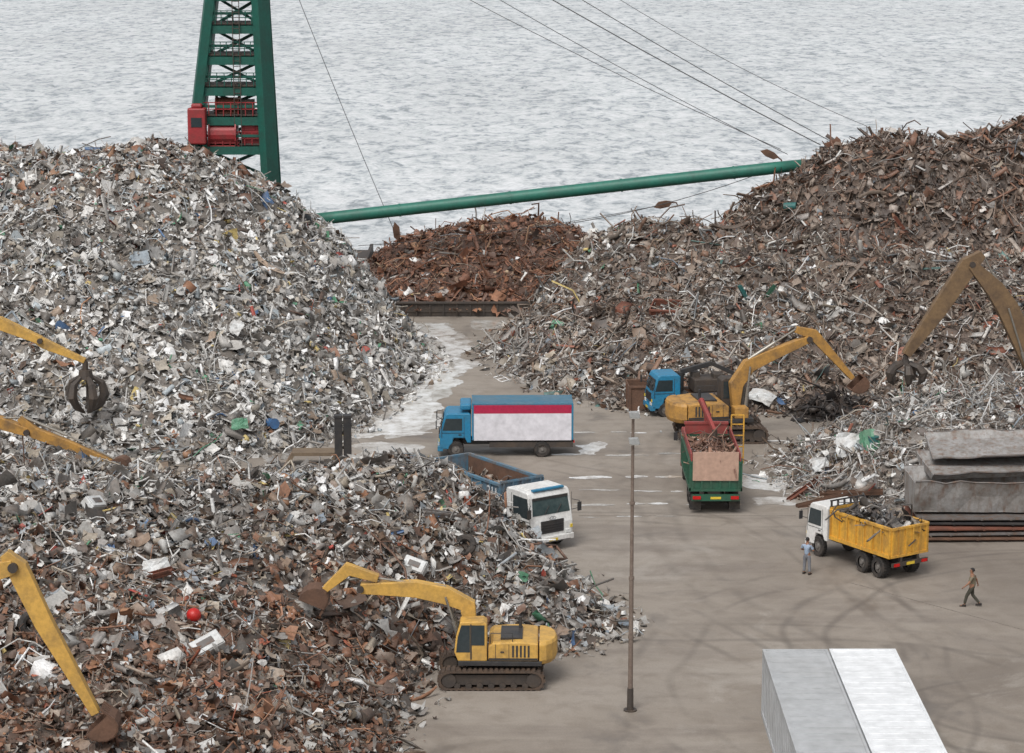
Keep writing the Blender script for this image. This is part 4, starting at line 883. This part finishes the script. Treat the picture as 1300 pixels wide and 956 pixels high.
tyre(42,802,(R(60),0,R(20)),'black tyre at the left edge of the foreground heap'); tyre(590,700,(R(50),0,R(-20)),'black tyre on the right shoulder of the foreground heap'); tyre(930,470,(R(60),0,0),'black tyre on the right heap above the middle excavator')
def girder(px,py,L,rot,mat,label):
    m=MB().b2(-L/2,L/2,-.12,.12,-.02,.02).b2(-L/2,L/2,-.12,-.09,-.12,.12).b2(-L/2,L/2,.09,.12,-.12,.12); thing(m,'girder',mat,label,'girder',HIT(px,py)+W((0,-.15,.3)),rot,group='girders lying on the heaps')
girder(946,382,1.8,(0,R(60),R(20)),'teal','short green girder upright on the right heap'); girder(975,378,1.4,(0,R(-50),R(10)),'green','dark green girder leaning on the right heap')
girder(1150,300,3.0,(R(20),R(50),R(20)),'rustred','long rusty girder at the foot of the dark upper right mound'); girder(910,470,2.4,(0,R(-20),R(10)),'greysteel','grey girder on the slope above the middle excavator')
girder(190,740,2.4,(R(30),R(-20),R(-30)),'rustred','rusty girder in the foreground heap left of the excavator bucket'); girder(560,660,2.0,(R(20),R(15),R(40)),'greysteel','grey girder on the foreground heap near the tipper truck')
girder(1050,640,3.5,(0,R(-8),R(20)),'rust','rusty girder lying at the front foot of the wire heap'); girder(1020,628,3,(R(20),R(-12),R(50)),'rustred','reddish girder crossing the front foot of the wire heap')
girder(1080,632,3.2,(R(10),R(-5),R(-12)),'rust','brown girder at the foot of the wire heap behind the dump truck cab')
girder(700,345,2.2,(0,R(30),R(10)),'rust','rusty girder where the orange heap meets the right heap')
def bent(px,py,w_,h_,rot,mat,label):
    n=6;vs=[]
    for j in range(n+1):
        for i in range(n+1):
            x=(i/n-.5)*w_;y=(j/n-.5)*h_; vs.append((x+random.uniform(-.05,.05),y+random.uniform(-.05,.05),.25*math.sin(x*2.2+1)+random.uniform(-.06,.06)))
    m=MB().add(vs,[(j*(n+1)+i,j*(n+1)+i+1,(j+1)*(n+1)+i+1,(j+1)*(n+1)+i) for j in range(n) for i in range(n)])
    thing(m,'bent_sheet',mat,label,'metal sheet',HIT(px,py)+W((0,-.3,.45)),rot,group='big bent sheets on the heaps')
bent(1078,575,1.5,1.3,(R(60),R(10),R(20)),'sheetw','big bent white sheet leaning on the left end of the wire heap')
bent(1100,570,1.0,1.2,(R(65),R(-15),R(-30)),'sheetg','bent green sheet beside the white one on the wire heap')
bent(1040,600,1.2,.8,(R(50),R(10),R(40)),'sheetw','small white sheet low on the left flank of the wire heap')
bent(965,512,1.6,.9,(R(40),R(20),R(-25)),'sheetw','crumpled white sheet at the foot of the right heap behind the middle excavator')
bent(200,735,1.0,.8,(R(50),R(0),R(15)),'sheetw','crumpled white sheet in the middle of the foreground heap')
bent(300,425,1.2,.9,(R(50),R(10),R(-35)),'sheetw','large white sheet in the middle of the tall left heap')
bent(305,548,.9,.7,(R(55),0,R(10)),'sheetg','bent green sheet near the foot of the tall left heap')
# ------------------------------------------------------------ people
def skinmesh(name,pts,edges,rad,mat,parent,sub=2):
    me=bpy.data.meshes.new(name); me.from_pydata([tuple(p) for p in pts],edges,[]); o=bpy.data.objects.new(name,me); COL.objects.link(o)
    o.modifiers.new('s','SKIN'); sv=me.skin_vertices[0].data
    for i,r in enumerate(rad): sv[i].radius=(r,r) if not hasattr(r,'__len__') else r
    sv[0].use_root=True
    ss=o.modifiers.new('u','SUBSURF'); ss.levels=sub; ss.render_levels=sub
    dg=bpy.context.evaluated_depsgraph_get(); m2=bpy.data.meshes.new_from_object(o.evaluated_get(dg)); o.modifiers.clear(); o.data=m2
    m2.name=name; m2.materials.clear(); m2.materials.append(M[mat]); m2.polygons.foreach_set('use_smooth',[True]*len(m2.polygons)); o.parent=parent; return o
def person(loc,h,J,label,shirt,trous):
    t=empty('person',loc,h,label,'person')
    V=[];E=[];Rd=[]
    def a(p,r,par=None):
        V.append(p);Rd.append(r)
        if par is not None:E.append((par,len(V)-1))
        return len(V)-1
    pel=a((0,0,.93),(.15,.11)); ch=a((0,0,1.2),(.15,.11),pel); c2=a((0,0,1.38),(.12,.09),ch); nk=a((.01,0,1.47),.055,c2)
    jw=a((.03,0,1.55),(.065,.07),nk); cr=a((.015,0,1.64),(.085,.095),jw); a((.01,0,1.69),.06,cr)
    arms=[]
    for s,k in((1,'L'),(-1,'R')):
        hp=a((0,s*.1,.88),.085,pel); kn=a(J[k+'k'],.062,hp); an=a(J[k+'a'],.042,kn); f=W(J[k+'a']); a((f.x+.17,f.y+s*.02,max(.035,f.z-.06)),.035,an)
        sh=a((0,s*.18,1.38),.062,c2); el=a(J[k+'e'],.045,sh); wr=a(J[k+'w'],.03,el)
        d=(W(J[k+'w'])-W(J[k+'e'])).normalized(); a(W(J[k+'w'])+d*.07,.033,wr); arms.append((s,J[k+'e'],J[k+'w'],d))
    b=skinmesh('body',V,E,Rd,'skin',t)
    for s,e,wv,d in arms:
        m=MB(); wv=W(wv); sd=d.orthogonal().normalized(); pr=wv+d*.085
        for q in range(4): m.tube([pr+sd*(q-1.5)*.018,pr+sd*(q-1.5)*.021+d*.045,pr+sd*(q-1.5)*.02+d*(.07+.012*(q in(1,2)))+d.cross(sd)*.012],[.009,.008,.006],5)
        m.tube([wv+d*.03+sd*.025,wv+d*.06+sd*.055,wv+d*.09+sd*.065],[.011,.01,.007],5); m.build('fingers','skin',b)
    MB().tube([(.1,0,1.62),(.125,0,1.59),(.105,0,1.58)],[.008,.014,.01],6).build('nose','skin',b)
    for s in(-1,1):
        MB().tube([(.015,s*.088,1.64),(.01,s*.1,1.62),(.015,s*.09,1.585)],[.012,.015,.008],5).build('ear','skin',b)
        MB().box((.098,s*.034,1.63),(.012,.026,.012)).build('eye','hair',b)
    MB().box((.1,0,1.55),(.012,.045,.008)).build('mouth','rust',b)
    bm=bmesh.new(); bmesh.ops.create_icosphere(bm,subdivisions=3,radius=.108)
    for v in list(bm.verts):
        v.co.y*=.88
        v.co*=1+random.uniform(-.03,.05)
    bmesh.ops.delete(bm,geom=[v for v in bm.verts if v.co.z<-.055 or (v.co.x>.045 and v.co.z<.035)],context='VERTS')
    me=bpy.data.meshes.new('hair'); bm.to_mesh(me); bm.free(); me.materials.append(M['hair']); o=bpy.data.objects.new('hair',me); COL.objects.link(o); o.parent=t; o.location=(.005,0,1.645)
    V=[(0,0,.9),(0,0,1.05),(0,0,1.22),(0,0,1.38),(0,0,1.44)]; E=[(0,1),(1,2),(2,3),(3,4)]; Rd=[(.18,.135),(.17,.125),(.175,.13),(.14,.105),(.075,.07)]
    for s,k in((1,'L'),(-1,'R')):
        V+= [(0,s*.19,1.38),tuple(W((0,s*.19,1.38)).lerp(W(J[k+'e']),.85))]; i=len(V); E+=[(3,i-2),(i-2,i-1)]; Rd+=[.078,.064]
    skinmesh('shirt',V,E,Rd,shirt,t)
    V=[(0,0,.97),(0,0,.9)]; E=[(0,1)]; Rd=[(.165,.12),(.17,.13)]
    for s,k in((1,'L'),(-1,'R')):
        V+= [(0,s*.1,.84),J[k+'k'],tuple(W(J[k+'k']).lerp(W(J[k+'a']),.92))]; i=len(V); E+=[(1,i-3),(i-3,i-2),(i-2,i-1)]; Rd+=[.105,.08,.062]
    skinmesh('trousers',V,E,Rd,trous,t)
    for k in 'LR':
        f=W(J[k+'a']); pz=max(f.z-.05,.03); m=MB().prism([(f.x-.08,pz-.03),(f.x-.08,pz+.06),(f.x+.02,pz+.09),(f.x+.12,pz+.035),(f.x+.2,pz+.02),(f.x+.2,pz-.03)],f.y-.048,f.y+.048); m.build('shoe','shoe',t,.015)
person(G(1024,729),R(60),dict(Lk=(.03,.12,.5),La=(.0,.14,.08),Rk=(.0,-.12,.5),Ra=(-.03,-.15,.08),Le=(.02,.3,1.14),Lw=(.2,.16,1.1),Re=(.02,-.3,1.14),Rw=(.2,-.16,1.13)),'person in a pale blue shirt and grey trousers standing by the dump truck cab','shirtb','trg')
person(G(1233,770),R(165),dict(Lk=(.2,.1,.52),La=(.3,.1,.08),Rk=(-.03,-.1,.5),Ra=(-.36,-.12,.13),Le=(.1,.36,1.16),Lw=(.28,.42,1.0),Re=(-.16,-.34,1.16),Rw=(-.2,-.45,.94)),'person in khaki shirt and dark trousers walking across the yard at right','shirtk','trd')
